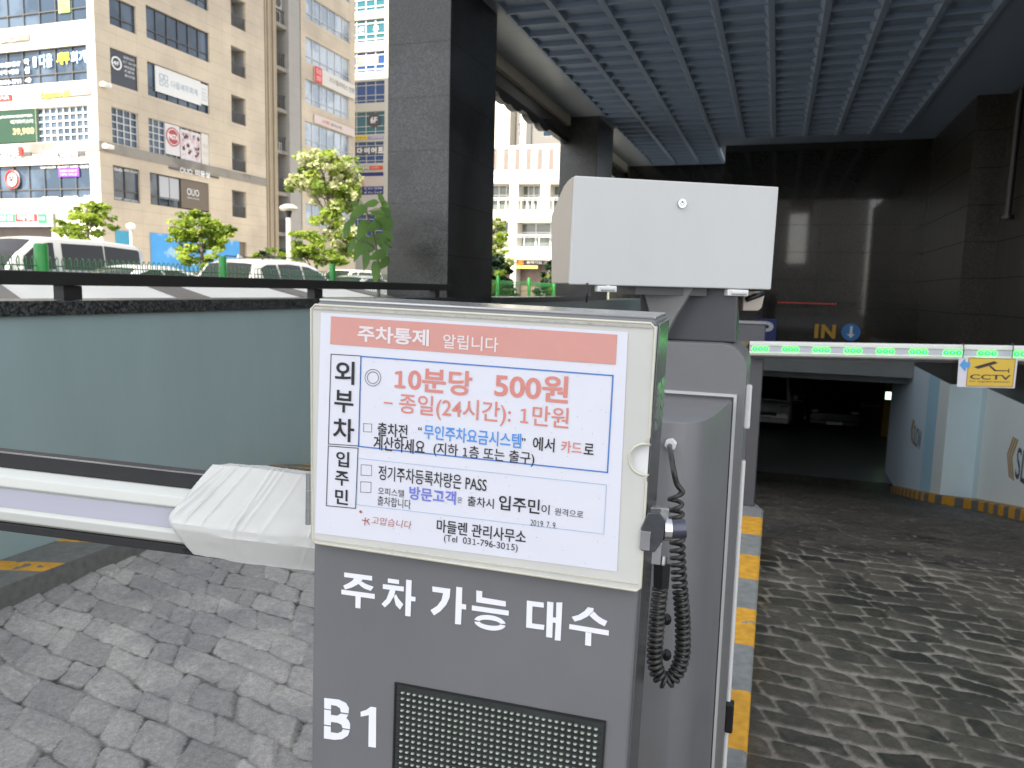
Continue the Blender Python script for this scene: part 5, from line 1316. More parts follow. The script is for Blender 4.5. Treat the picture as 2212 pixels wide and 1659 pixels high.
mb.build("wing_wall", m_stone, bd, world=True, fix=False)
m_glassp = M("pale_reflecting_glass", (0.16, 0.2, 0.25), 0.05, spec=0.9, coat=0.6, alt=((0.36, 0.4, 0.44), 0.35, 0.45, 0.56))  # pale tone and patches put reflections into the colour
for r in w2: FX.window(bd, r, 6, 1, zsplit=(.25,), depth=.2, glass=m_glassp, frame=m_wframe_w, bar=.05)

# wall lamps on the corner
for i, (x, y) in enumerate(((1132, 915), (1155, 1585))):
    a, z = FX.pt(Z1(x, y))
    t = thing("wall_lamp", ("small bracket floodlight at the building corner, beside the white-gridded window row's top" if i == 0 else "small bracket floodlight on the grey stone band at the building corner"), "lamp", (-46.6, 44.5, z), group="floodlights on the corner")
    MB().box(-46.58, -46.25, 44.3, 44.75, z + .02, z + .14).build("bracket", m_band, t, world=True)
    MB().box(-46.55, -46.05, 44.2, 44.85, z - .26, z + .02).build("lamp_head", m_wsign, t, world=True, bevel=.04)
# signs on the front face
def frp(x0, y0, x1, y1, conv=Z1): return FYf.rectR(conv, x0, y0, y1, x1)
FYf.panel("shop_sign", "white letters on a dark strip high on the sunlit front", "sign", frp(-420, 372, 325, 440), m_band, [("E DUO", .18, .85, .0, 1.0, m_lt, .03)], group=None)
FYf.panel("shop_sign", "yellow letters with a pale strip on the sunlit front, above the white window grid", "sign", frp(445, 985, 990, 1030), m_band, [("Agosto 20", .0, .62, -.5, 1.6, m_ly, .04), ("RESTAURANT", .64, .96, .1, .9, m_lt, .0)])
FYf.panel("shop_sign", "red sign box with rounded end at the sunlit front, left of the yellow letters", "sign", frp(-300, 1030, 135, 1092), m_redp, [("BAR", .62, .95, .2, .8, m_lt, .0)])
FYf.panel("shop_sign", "white letters on the grey stone band of the sunlit front, above the salon windows", "sign", frp(470, 275, 935, 305, Z2), m_ld, [("오유오", .02, .40, -.9, 1.9, m_lt, .03), ("미용실", .44, .84, -1.2, 2.4, m_lt, .03)], out=.06)
FYf.panel("shop_sign", "brush-style white letters with a small red seal on the grey stone band", "sign", frp(-420, 275, 350, 305, Z2), m_ld, [("味大功夫", .30, .86, -1.0, 2.0, m_lt, .02)], out=.06)
r = frp(228, 222, 262, 312, Z2); FYf.panel("seal_sign", "small upright red seal plate on the grey stone band", "sign", r, m_redp, (), out=.14)
FYf.panel("shop_sign", "long white signboard with green and red letter blocks over the ground floor shop", "sign", frp(-900, 895, 605, 1085, Z2), m_wsign, [], out=.25)
r = frp(20, 950, 215, 1040, Z2); FYf.panel("sign_block", "green letter block on the long white signboard", "sign", r, m_grn, [("신선", .15, .85, .2, .85, m_lt, .02)], out=.32)
r = frp(222, 950, 445, 1030, Z2); FYf.panel("sign_block", "red letter block on the long white signboard", "sign", r, m_redp, [("마켓", .1, .9, .12, .9, m_lt, .03)], out=.32)
r = frp(465, 950, 550, 1050, Z2); FYf.panel("sign_block", "small green end block on the long white signboard", "sign", r, m_grn, [("마트", .15, .85, .3, .7, m_lt, .0)], out=.32)
FYf.panel("window_poster", "dark green drinks poster filling the window beside the white grid", "poster", frp(-420, 1165, 398, 1540), M("bottle_green_print", (0.012, 0.045, 0.02), 0.4, var=(.3, .2)), [("JÄGERMEISTER", .52, .94, .72, .82, m_ly if False else m_lt, .01), ("예거마이스터", .66, .94, .55, .67, m_lt, .0), ("39,900", .68, .95, .2, .42, M("cream_lettering", (0.45, 0.38, 0.18), .5), .03)], out=-.1)
def glass_text(name, label, face, r, items, out=-.12):
    t = thing(name, label, "window lettering", face.p3((r[0] + r[1]) / 2, r[2], out))
    by = {}
    for it in items: by.setdefault(it[5].name, (it[5], []))[1].append(it)
    for m_, its in by.values():
        mb = MB()
        for tx, x0, x1, z0, z1, _, bo in its: face.text(mb, tx, r, x0, x1, z0, z1, out, bo)
        mb.build("lettering", m_, t, world=True, fix=False)
    return t
glass_text("window_lettering", "large pale blue and yellow letters on the front windows", FYf, frp(345, 530, 915, 690), [("다올", .12, .37, .0, .95, m_lb, .03), ("세무", .45, .70, .1, .95, m_ly, .04), ("회계", .72, 1, .1, .95, m_lb, .03), ("l", .0, .06, .1, .8, m_lt, .06)])
glass_text("window_lettering", "three rows of small white letters on the front windows, left of the big blue ones", FYf, frp(-100, 625, 310, 900), [("MANAGEMENT", .05, .75, .72, .9, m_lt, .03), ("학", .84, .97, .74, .98, m_lt, .03), ("수학 9전문", .2, .70, .42, .6, m_lt, .03), ("실", .84, .97, .4, .66, m_lt, .03), ("8490-1711", .2, .74, .02, .2, m_lt, .03), ("4층", .84, 1.0, .04, .22, m_lt, .03)])
glass_text("salon_lettering", "rows of small white letters along the salon windows of the front", FYf, frp(430, 405, 970, 768, Z2), [("HAIR SALON", .02, .32, .93, .99, m_lt, .02), ("BEAUTY CARE", .37, .76, .93, .99, m_lt, .02), ("OUO", .8, .96, .9, 1.0, m_lt, .02), ("CUT PERM", .02, .34, .0, .06, m_lt, .02), ("COLOR", .45, .74, .0, .06, m_lt, .02), ("OUO", .85, .98, .01, .08, m_lt, .02)])
r = frp(618, 440, 842, 535, Z2); FYf.panel("window_poster", "purple poster hung in the salon window of the front", "poster", r, M("purple_print", (0.16, 0.04, 0.36), .5), [("OPEN EVENT", .08, .92, .55, .8, m_lb, .0), ("50% SALE", .1, .9, .15, .4, m_lb, .0)], out=-.2)
q = FYf.pt(Z2(133, 570)); t = thing("round_sign", "round red and white emblem in the front window beside the salon", "sign", (q[0], 44, q[1]))
MB().tube([FYf.p3(*q, -.1), FYf.p3(*q, .0)], .68, 28).build("disc", m_wsign, t, world=True); 
mb = MB().tube([FYf.p3(q[0] + .6 * math.cos(rad(a)), q[1] + .6 * math.sin(rad(a)), .02) for a in range(0, 360, 15)], .09, 6, closed=True); mb.build("ring", m_redp, t, world=True)
mb = MB(); FYf.text(mb, "味", (q[0] - .4, q[0] + .4, q[1] - .4, q[1] + .4), .1, .9, .1, .9, .03, .02); mb.build("lettering", m_ld, t, world=True, fix=False)
r = FYf.rectR(Z1, 620, -30, 122, 735); FYf.panel("window_poster", "lime green notice stuck in the top front window", "poster", r, M("lime_paper", (0.4, 0.62, 0.15), .6), [("임대", .15, .8, .7, .95, m_ld, .0), ("792-", .1, .75, .35, .6, m_ld, .01), ("6509", .25, .95, .05, .3, m_ld, .01)], out=-.2)
# signs on the shaded face
def sdp(x0, y0, y1, x1, conv=Z1): return FX.rect(conv, x0, y0, y1, x1)
r = rows_small[1]; FX.panel("window_poster", "dark poster with a round floor mark in the narrow window of the shaded face", "poster", r, M("charcoal_print", (0.035, 0.037, 0.045), .35), [("종합검진", .52, .92, .84, .91, m_lt, .0), ("CT 내시경", .50, .97, .71, .78, m_lt, .0), ("예방접종", .53, .92, .58, .65, m_lt, .0), ("초음파", .53, .90, .46, .53, m_lt, .0), ("물리치료", .54, .92, .33, .40, m_lt, .0), ("4F", .13, .36, .56, .68, m_lt, .02)], out=-.18)
c0 = (r[0] + (r[1] - r[0]) * .245, r[2] + (r[3] - r[2]) * .62); t = thing("ring_mark", "pale ring round the floor mark on the dark poster", "sign", FX.p3(*c0))
MB().tube([FX.p3(c0[0] + .42 * math.cos(rad(a)), c0[1] + .42 * math.sin(rad(a)), -.08) for a in range(0, 360, 15)], .06, 6, closed=True).build("ring", m_lt, t, world=True)
FX.panel("window_banner", "long white banner with pale blue letters and a square emblem over the shaded windows", "banner", sdp(1698, 705, 985, 2192), m_wsign, [("다올세무회계", .33, .92, .34, .62, m_lg, .0), ("ㅁ", .08, .17, .52, .74, m_lg, .0), ("ㅁ", .18, .26, .52, .74, m_lg, .0), ("ㅁ", .08, .16, .28, .48, m_lg, .0), ("ㅇ", .18, .27, .28, .48, m_lg, .0)], out=-.15)
FX.panel("window_banner", "small white banner with rows of grey print next to the long white one", "banner", FX.rect(Z3, 120, 905, 1125, 200), m_wsign, [("세무기장", .1, .7, .7, .78, m_lg, .0), ("법인세", .1, .8, .52, .6, m_lg, .0), ("부가가치세", .1, .85, .36, .44, m_lg, .0), ("종합소득세", .1, .85, .2, .28, m_lg, .0)], out=-.15)
FX.panel("window_banner", "white banner carrying a round dark red emblem in the gridded window row", "banner", sdp(1803, 1335, 1668, 1962), M("blush_paper", (0.6, 0.57, 0.56), .6), [], out=-.12)
c0 = FX.pt(Z1(1888, 1492)); t = thing("round_emblem", "round dark red emblem on the white window banner", "sign", FX.p3(*c0))
MB().tube([FX.p3(*c0, -.055), FX.p3(*c0, -.03)], .74, 28).build("disc", m_dred, t, world=True)
mb = MB(); FX.text(mb, "PASTA", (c0[0] - .55, c0[0] + .55, c0[1] - .2, c0[1] + .2), .0, 1, .0, 1, -.02, .03); mb.build("lettering", m_lt, t, world=True, fix=False)
mb = MB().tube([FX.p3(c0[0] + .6 * math.cos(rad(a)), c0[1] + .6 * math.sin(rad(a)), -.03) for a in range(0, 360, 15)], .03, 5, closed=True); mb.build("ring", m_lt, t, world=True)
def blossom(label, r, seed):
    t = FX.panel("window_banner", label, "banner", r, M("blush_paper_b", (0.6, 0.55, 0.55), .6), [], out=-.12)
    rr = random.Random(seed); mb = MB()
    for k in range(46):
        c_ = (rr.uniform(r[0] + .2, r[1] - .2), rr.uniform(r[2] + .3, r[3] - .3)); s_ = rr.uniform(.06, .24)
        mb.poly([FX.p3(c_[0] + s_ * math.cos(rad(a)) * (1 + .3 * math.cos(rad(a * 5))), c_[1] + s_ * math.sin(rad(a)) * (1 + .3 * math.cos(rad(a * 5))), -.05) for a in range(0, 360, 20)], (1, 0, 0))
    mb.build("printed_flowers", m_pink, t, world=True, fix=False)
blossom("white banner with pink flower print in the gridded window row", FX.rect(Z1, 1968, 1400, 1725, 2190), 5)
FX.panel("window_banner", "narrow white banner with two brown lines ending the gridded window row", "banner", FX.rect(Z3, 122, 1445, 1790, 205), M("cream_paper", (0.6, 0.57, 0.5), .6), [("점심", .2, .8, .55, .68, m_pink, .0), ("특선", .2, .8, .3, .43, m_pink, .0)], out=-.12)
t = FX.panel("shop_sign", "white letters on the grey stone band of the shaded face", "sign", FX.rect(Z2, 1830, 432, 452, 2370), m_ld, [("OUO", .2, .44, -.9, 2.0, m_lt, .01), ("미용실", .50, .80, -1.0, 2.6, m_lt, .03)], out=.06)
FX.panel("shop_board", "flat brown board with a pale emblem in the shaded salon windows", "sign", FX.rect(Z2, 1975, 565, 875, 2285), M("taupe_board", (0.14, 0.11, 0.08), .6), [("OUO", .2, .62, .48, .72, m_lt, .0), ("HAIR SALON", .2, .62, .36, .41, m_lt, .0)], out=-.12)
FX.panel("window_blind", "pale blind drawn in the shaded salon window", "blind", FX.rect(Z2, 1750, 530, 770, 1965), M("pale_blind", (0.42, 0.42, 0.44), .7), [], out=-.2, thick=.03)
glass_text("salon_lettering", "rows of small white letters on the narrow salon window of the shaded face", FX, rows_small[3], [("OUO", .08, .38, .85, .93, m_lt, .02), ("HAIR SALON", .45, .95, .88, .95, m_lt, .0), ("CUT", .08, .34, .03, .09, m_lt, .02), ("PERM COLOR", .42, .95, .02, .08, m_lt, .0)])
# ground floor posters of the shaded face
m_cyan = M("cyan_poster_print", (0.05, 0.3, 0.45), .6, var=(.5, .15)); m_sky = M("blue_mural_print", (0.06, 0.3, 0.62), .6, var=(.4, .15), alt=((.3, .5, .65), .6, .56, .62))
FX.panel("wall_poster", "teal poster on the ground floor wall near the corner", "poster", FX.rect(Z2, 1255, 1125, 1390, 1405), m_cyan, [], out=.02)
FX.panel("mural_board", "long sky blue mural board along the ground floor behind the middle tree", "mural", FX.rect(Z2, 1632, 1150, 1560, 2600), m_sky, [], out=.02)
FX.panel("wall_banner", "long white banner with dark letters and a red square on the second wing", "banner", FX.rect(Z3, 1335, 715, 885, 1778), M("banner_white", (0.6, 0.56, 0.5), .6), [("기구필라테스 전문", .34, .98, .38, .74, m_ld, .0)], out=.12)
r = FX.rect(Z3, 1335, 715, 885, 1412); FX.panel("banner_block", "red square with white letters at the end of the long white banner", "banner", r, m_redp, [("모집", .15, .85, .55, .88, m_lt, .0), ("상담", .15, .85, .12, .45, m_lt, .0)], out=.19)
FX.panel("wall_banner", "faded pink banner under the second window band of the second wing", "banner", FX.rect(Z3, 1335, 1240, 1335, 1772), M("banner_faded", (0.6, 0.5, 0.45), .6), [("소수정예", .18, .34, .25, .75, m_redp, .0), ("영어수학", .38, .66, .3, .7, m_ld, .0)], out=.12)

# narrow building between the office block and the column
FB = Face('Y', 92.0)
b3 = thing("narrow_building", "narrow pale building with white gridded windows between the office block and the column", "building", (-51, 92, .3))
xa_, xb_ = -58.0, FB.pt(Z3(2165, 800))[0]
def b3r(y0, y1, conv=Z3, xl_=1600, xr_=2112): return FB.rectR(conv, xl_, y0, y1, xr_)
b3w = [b3r(-250, 95), b3r(190, 440), b3r(545, 770), b3r(870, 1110), b3r(1205, 1455), b3r(140, 360, Z4, 1500, 1940), b3r(450, 680, Z4, 1500, 1940), b3r(880, 1130, Z4, 1500, 1940)]
mb = MB(); FB.wall(mb, (xa_, xb_, .3, 48), b3w, .3); mb.quad((xb_, 92, .3), (xb_, 112, .3), (xb_, 112, 48), (xb_, 92, 48)); mb.build("front_wall", M("pale_render", (0.5, 0.48, 0.42), .7, var=(.4, .05)), b3, world=True, fix=False)
m_glass_t = M("teal_window_glass", (0.03, 0.13, 0.17), .05, spec=.8, coat=.5); m_glass_o = M("blue_lit_glass", (0.02, 0.07, 0.22), .05, spec=.8, coat=.5)
for i, r in enumerate(b3w):
    n_ = int((r[1] - r[0]) / 1.28)
    FB.window(b3, r, n_, 3, frame=m_wframe_w, bar=.14 if i < 3 else .07, zsplit=(.13, .36, .82), glass=m_glass_t if i in (0, 1, 4) else m_glass_o)
gt = lambda r, items, lb: glass_text("window_lettering", lb, FB, r, items, out=-.15)
gt(FB.rectR(Z3, 1820, 265, 345, 2045), [("원", .0, .28, .0, 1, m_lt, .05), ("유", .72, 1, .0, 1, m_lt, .05)], "two big white letters in the green-tinted windows of the narrow building")
r = FB.rectR(Z3, 1820, 585, 690, 2035); FB.panel("window_poster", "yellow and white picture poster in the sunlit window grid of the narrow building", "poster", r, M("warm_poster", (.55, .4, .12), .6, alt=((.6, .55, .45), .5, .45, .55)), [], out=-.25)
q = FB.pt(Z3(1992, 1305)); t = thing("round_mark", "dark round floor mark in the teal window of the narrow building", "sign", FB.p3(*q))
MB().tube([FB.p3(*q, -.2), FB.p3(*q, -.12)], .9, 20).build("disc", m_ld, t, world=True); mb = MB(); FB.text(mb, "6F", (q[0] - .5, q[0] + .5, q[1] - .4, q[1] + .4), 0, 1, 0, 1, -.1, .03); mb.build("lettering", m_lt, t, world=True, fix=False)
FB.panel("shop_sign", "yellow strip sign under the teal windows of the narrow building", "sign", FB.rectR(Z3, 1600, 1480, 1515, 1930), m_ly, [("한방병원", .5, .95, .2, .8, m_ld, .0)])
FB.panel("shop_sign", "lilac strip sign beside the yellow one on the narrow building", "sign", FB.rectR(Z3, 1938, 1478, 1508, 2105), M("lilac_sign", (.3, .27, .5), .5), [("TAEKWONDO", .15, .95, .2, .8, m_lt, .0)])
r = FB.rectR(Z4, 1640, 190, 268, 1940); FB.panel("window_banner", "grey banner with big white letters on the narrow building", "banner", r, M("grey_banner", (.10, .10, .11), .6), [("다", .10, .28, .1, .9, m_lt, .05), ("이", .34, .52, .1, .9, m_lt, .05), ("어", .57, .75, .1, .9, m_lt, .05), ("트", .80, .98, .1, .9, m_lt, .05)], out=-.2)
FB.panel("shop_sign", "dark strip sign with white letters above the picture windows of the narrow building", "sign", FB.rectR(Z4, 1600, 392, 430, 1800), m_band, [("마사지", .35, .98, .05, .95, m_lt, .03)])
FB.panel("shop_sign", "orange-red rounded sign at the end of the dark strip sign", "sign", FB.rectR(Z4, 1805, 390, 428, 1935), M("orange_sign", (.6, .08, .03), .5), [("24시영업", .1, .7, .25, .75, m_lt, .0)])
r = FB.rectR(Z4, 1660, 490, 592, 1935); FB.panel("window_poster", "pale picture poster between blue strips on the narrow building", "poster", r, M("skin_poster", (.55, .47, .43), .6, alt=((.5, .3, .22), .4, .55, .6)), [], out=-.2)
for k, (y0, y1) in enumerate(((455, 488), (596, 632), (640, 672))):
    FB.panel("window_strip", ("plain dark blue strip above the picture poster", "dark blue strip with white letters just under the picture poster", "lowest dark blue strip of the narrow building")[k], "banner", FB.rectR(Z4, 1640, y0, y1, 1935), M("navy_strip_%d" % k, (.03, .035, .18), .5), [("발 전신 아로마", .35, .95, .2, .8, m_lt, .0)] if k else [], out=-.2)

# louvred building seen between the columns, towers behind it
FL = Face('Y', 75.0)
b4 = thing("louvred_building", "sunlit white building with louvre strips and balconies seen between the two columns", "building", (-24, 75, .3))
def lr(x0, y0, x1, y1): return FL.rect(Z7, x0, y0, y1, x1)
op = [lr(60, 870, 258, 1040), lr(318, 870, 462, 1040), lr(524, 870, 690, 1040), lr(40, 1120, 250, 1280), lr(308, 1120, 700, 1280)]
lou = [lr(x, 640, x + 31, 780) for x in (75, 149, 222, 296, 370, 444, 518, 592)]
gf = [lr(40, 1365, 262, 1640), lr(302, 1365, 700, 1640)]; gf = [(g[0], g[1], .3, g[3]) for g in gf]
ztop = FL.pt(Z7(300, 618))[1]
mb = MB(); FL.wall(mb, (-34, -14, .3, ztop), op + lou + gf, 1.6); mb.quad((-34, 75, ztop), (-14, 75, ztop), (-14, 90, ztop), (-34, 90, ztop)); mb.build("front_wall", M("white_render", (0.58, 0.55, 0.48), .7), b4, world=True, fix=False)
for r in lou:
    mb = MB(); n_ = 16
    for k in range(n_): z = r[2] + (r[3] - r[2]) * k / n_; FL.box(mb, (r[0], r[1], z, z + (r[3] - r[2]) / n_ * .55), -.12, .01)
    mb.build("louvre", M("brown_louvre", (0.3, 0.25, 0.22), .6) if r is lou[0] else bpy.data.materials["brown_louvre"], b4, world=True)
    mb = MB(); FL.box(mb, r, -.35, -.2); mb.build("louvre_back", m_band, b4, world=True)
for r in op:
    FL.window(b4, r, 4, 1, depth=1.6, zsplit=(.62,), bar=.14, frame=m_wframe_w, glass=M("olive_glass", (.10, .12, .10), .08, spec=.8) if r is op[0] else bpy.data.materials["olive_glass"])
    mb = MB(); FL.box(mb, (r[0], r[1], r[2] + 1.15, r[2] + 1.23), -.2, -.1); FL.box(mb, (r[0], r[1], r[2] + .95, r[2] + 1.0), -.2, -.1)
    for k in range(4): a = r[0] + (r[1] - r[0]) * (k + .5) / 4; FL.box(mb, (a - .04, a + .04, r[2], r[2] + 1.2), -.2, -.1)
    mb.build("balcony_railing", m_wframe_w, b4, world=True)
for g in gf:
    mb = MB(); FL.box(mb, g, -2.2, -1.5); mb.build("shop_front", M("shop_front_mix", (.18, .12, .09), .5, var=(.5, .5)) if g is gf[0] else bpy.data.materials["shop_front_mix"], b4, world=True)
FL.panel("shop_sign", "dark shop sign with an orange end and pale letters under the balconies", "sign", lr(302, 1362, 470, 1396), m_ld, [("돌배기집", .36, .95, .2, .8, m_lt, .03)], out=-.5)
r = lr(302, 1362, 345, 1396); FL.panel("sign_block", "orange block at the end of the dark shop sign", "sign", r, M("orange_block", (.65, .22, .02), .5), [("차", .2, .8, .1, .9, m_ly, .03)], out=-.42)
FL.panel("shop_sign", "brown shop sign with pale letters beside the white camera housing", "sign", lr(474, 1362, 600, 1396), m_band, [("곱창", .1, .6, .15, .85, m_lt, .03)], out=-.5)
FL.panel("shop_awning", "yellow shop awning under the dark sign", "awning", lr(302, 1402, 440, 1422), M("yellow_awning", (.55, .40, .10), .6), [], out=-.6, thick=.5)
FL.panel("shop_awning", "red shop awning left of the yellow one", "awning", lr(150, 1392, 262, 1440), M("red_awning", (.5, .06, .05), .6), [], out=-.6, thick=.5)
FT = Face('Y', 105.0)
tw = thing("apartment_tower", "tall pale apartment tower rising behind the louvred building", "building", (-32, 105, .3))
def tr_(x0, x1): a0 = FT.pt(Z7(x0, 450))[0]; a1 = FT.pt(Z7(x1, 450))[0]; return a0, a1
tower_wh = M("tower_white", (0.6, 0.57, 0.5), .7); tower_gr = M("tower_grey", (0.155, 0.148, 0.135), .7, joints=[(2, 3.0, .2, .12, .3)])  # darker grey puts the shade of the set-back bays into the colour
for (x0, x1, o_) in ((60, 262, 0.0), (330, 368, 0.0)):
    a0, a1 = tr_(x0, x1); mb = MB(); FT.box(mb, (a0, a1, .3, 60), -8, o_); mb.build("white_bay", tower_wh, tw, world=True)
for (x0, x1) in ((262, 330), (368, 640)):
    a0, a1 = tr_(x0, x1); ws_ = []
    n_ = max(1, int((a1 - a0) / 3.6))
    for k in range(n_):
        for j in range(14): ws_.append((a0 + (a1 - a0) * (k + .28) / n_, a0 + (a1 - a0) * (k + .72) / n_, 14 + 3.0 * j, 15.9 + 3.0 * j))
    FQ = Face('Y', 107.5); mb = MB(); FQ.wall(mb, (a0, a1, .3, 60), ws_, .2); mb.build("grey_bay", tower_gr, tw, world=True, fix=False)
    for r in ws_:
        if 14 < r[2] < 45: FQ.window(tw, r, 2, 1, depth=.2, frame=m_wframe_w, bar=.1)

# slab added behind the viewpoint to block sun; its gap shapes the granite reflection
tb = thing("shading_tower", "tall pale slab added behind the viewpoint to block the sun, seen only as a reflection in the granite", "building", (0, -30, 0))
m_tb = M("tower_behind_render", (0.42, 0.4, 0.36), .8, var=(.3, .1))
mb = MB(); mb.box(-8.7, 0.55, -42, -28, 0, 62); mb.box(2.35, 6.5, -42, -28, 0, 62); mb.box(.55, 2.35, -42, -28, 9.6, 62); mb.box(.55, 2.35, -42, -28, 0, 4.2)
mb.build("tower_wall", m_tb, tb, world=True)

# ------------------------------------------------------------------ trees and plants
m_bark = M("grey_bark", (0.12, 0.1, 0.08), .85, var=(6, .3)); 
def leaves(mb, c, r, n, size, rnd, elong=1.6):
    for _ in range(n):
        while True:
            p = Vector((rnd.uniform(-1, 1), rnd.uniform(-1, 1), rnd.uniform(-1, 1)))
            if 0.15 < p.length < 1: break
        p = p * (0.55 + 0.45 * p.length) if rnd.random() < .4 else p.normalized() * rnd.uniform(.7, 1.08)
        q = Vector((c[0] + p.x * r[0], c[1] + p.y * r[1], c[2] + p.z * r[2]))
        a = Vector((rnd.gauss(0, 1), rnd.gauss(0, 1), rnd.gauss(0, .6))).normalized(); b_ = a.cross(Vector((rnd.gauss(0, 1), rnd.gauss(0, 1), rnd.gauss(0, 1)))).normalized()
        s_ = size * rnd.uniform(.6, 1.3); a *= s_ * elong * .5; b_ *= s_ * .5
        mb.quad(q - a, q - a * .1 + b_, q + a, q - a * .1 - b_)
def tree(name, label, t, blobs, mats, base_v=None, size=.125, dens=1.0, seed=1, trunk_u=None, tr=.09, cat="tree", group=None, clump=0.42):
    rnd = random.Random(seed)
    cs_ = [(Vector(att(u, v, t)), ru * t / FPX, rv * t / FPX) for u, v, ru, rv in blobs]
    top = max(cs_, key=lambda c: c[0].z)[0]; low = min(cs_, key=lambda c: c[0].z)[0]
    u0 = trunk_u or sum(b_[0] for b_ in blobs) / len(blobs); g = Vector(att(u0, 575, t)); base = Vector((g.x, g.y, 0.30))
    T = thing(name, label, cat, base, group=group)
    cx = sum((c[0] for c in cs_), Vector()) / len(cs_)
    tp = Vector((cx.x, cx.y, cx.z + .2)); tm = base.lerp(tp, .55) + Vector((.1, 0, 0))
    mb = MB(); mb.tube([base, tm, tp, Vector((tp.x + .05, tp.y, top.z))], [tr, tr * .8, tr * .6, tr * .25], 8)
    for c, rx, rz in cs_:
        s0 = base.lerp(tp, rnd.uniform(.55, .95)); m_ = s0.lerp(c, .5) + Vector((0, 0, .1)); mb.tube([s0, m_, c], [tr * .45, tr * .3, tr * .12], 6)
        for _ in range(3):
            e = c + Vector((rnd.uniform(-1, 1) * rx, rnd.uniform(-1, 1) * rx, rnd.uniform(-.4, 1) * rz)); mb.tube([c, e], [tr * .14, tr * .05], 5)
    mb.build("trunk", m_bark, T, world=True, smooth=True)
    M_ = [MB() for _ in mats]
    for c, rx, rz in cs_:
        ncl = int(16 * dens) + 4
        for _ in range(ncl):
            d = Vector((rnd.gauss(0, 1), rnd.gauss(0, 1), rnd.gauss(0, 1))).normalized() * rnd.uniform(.45, 1.22)
            cc = (c.x + d.x * rx, c.y + d.y * rx, c.z + d.z * rz); s_ = rnd.uniform(.5, 1.05) * clump
            leaves(M_[rnd.choices(range(len(mats)), [3, 2, 1][:len(mats)])[0]], cc, (rx * s_, rx * s_, rz * s_ * .7), int(36 * dens), size, rnd)
    mb = MB()
    for i, m2 in enumerate(M_): mb.cur = i; mb.add(m2.v, m2.f)
    mb.build("crown", mats, T, world=True, fix=False)
    return T
lf_y = leaf_mat("yellow_green_leaf", (0.22, 0.31, 0.03), (0.36, 0.44, 0.07), .6); lf_g = leaf_mat("mid_green_leaf", (0.13, 0.20, 0.025), (0.22, 0.30, 0.05), .6); lf_b = leaf_mat("pale_blossom", (0.55, 0.54, 0.33), (0.36, 0.4, 0.15), .5)
lf_d = leaf_mat("dark_needle_leaf", (0.012, 0.028, 0.014), (0.03, 0.05, 0.022), .2); lf_n = leaf_mat("near_leaf", (0.07, 0.15, 0.055), (0.13, 0.24, 0.05), .55)
tree("street_tree", "bright yellow-green young tree in front of the building corner", 33, [(150, 492, 28, 22), (190, 462, 34, 28), (215, 480, 30, 26), (170, 505, 44, 24), (212, 445, 18, 14)], [lf_y, lf_g], seed=3, group="young street trees", dens=.8)
tree("street_tree", "bright yellow-green young tree in front of the blue mural board", 32, [(425, 490, 42, 26), (395, 510, 32, 22), (455, 515, 34, 26), (430, 545, 42, 26), (478, 498, 22, 14), (428, 468, 20, 12)], [lf_y, lf_g], seed=5, group="young street trees", trunk_u=425)
tree("street_tree", "tall tree full of pale blossom behind the white car with roof bars", 36, [(700, 375, 62, 42), (660, 395, 32, 36), (745, 390, 34, 36), (700, 430, 54, 42), (690, 345, 34, 18), (720, 480, 40, 40), (765, 420, 20, 30), (740, 520, 40, 34)], [lf_b, lf_g, lf_y], seed=8, trunk_u=715, size=.135, dens=1.25, tr=.13, group="young street trees")
tree("street_tree", "low yellow-green tree under the blossoming one, beside the lamp post", 34, [(670, 515, 38, 22), (650, 545, 34, 20), (690, 550, 40, 18), (725, 560, 28, 12)], [lf_y, lf_g], seed=11, trunk_u=672, group="young street trees", dens=.9)
tree("street_tree", "pale green tree seen just past the granite column, before the louvred building", 34, [(1075, 500, 20, 22), (1066, 530, 22, 24), (1085, 560, 26, 18), (1070, 480, 16, 14), (1050, 545, 30, 40)], [lf_y, lf_b, lf_g], seed=13, trunk_u=1055, group="young street trees", dens=.8)
tree("conifer", "dark conifer at the foot of the nearer column", 20, [(1072, 585, 26, 16), (1078, 605, 26, 16), (1070, 630, 34, 20), (1066, 565, 18, 12), (1088, 622, 14, 12)], [lf_d, lf_g], seed=17, trunk_u=1062, size=.13, group="dark conifers")
tree("conifer", "small dark conifer at the foot of the farther column", 22, [(1186, 600, 14, 16), (1180, 625, 22, 18), (1190, 578, 10, 10)], [lf_d, lf_g], seed=19, trunk_u=1186, size=.12, group="dark conifers", dens=.8)
tree("shrub", "low dark green shrub at the foot of the office block", 50, [(570, 556, 22, 13), (598, 552, 24, 14), (622, 560, 18, 12)], [lf_d, lf_g], seed=23, trunk_u=590, size=.22, cat="shrub", dens=.7)
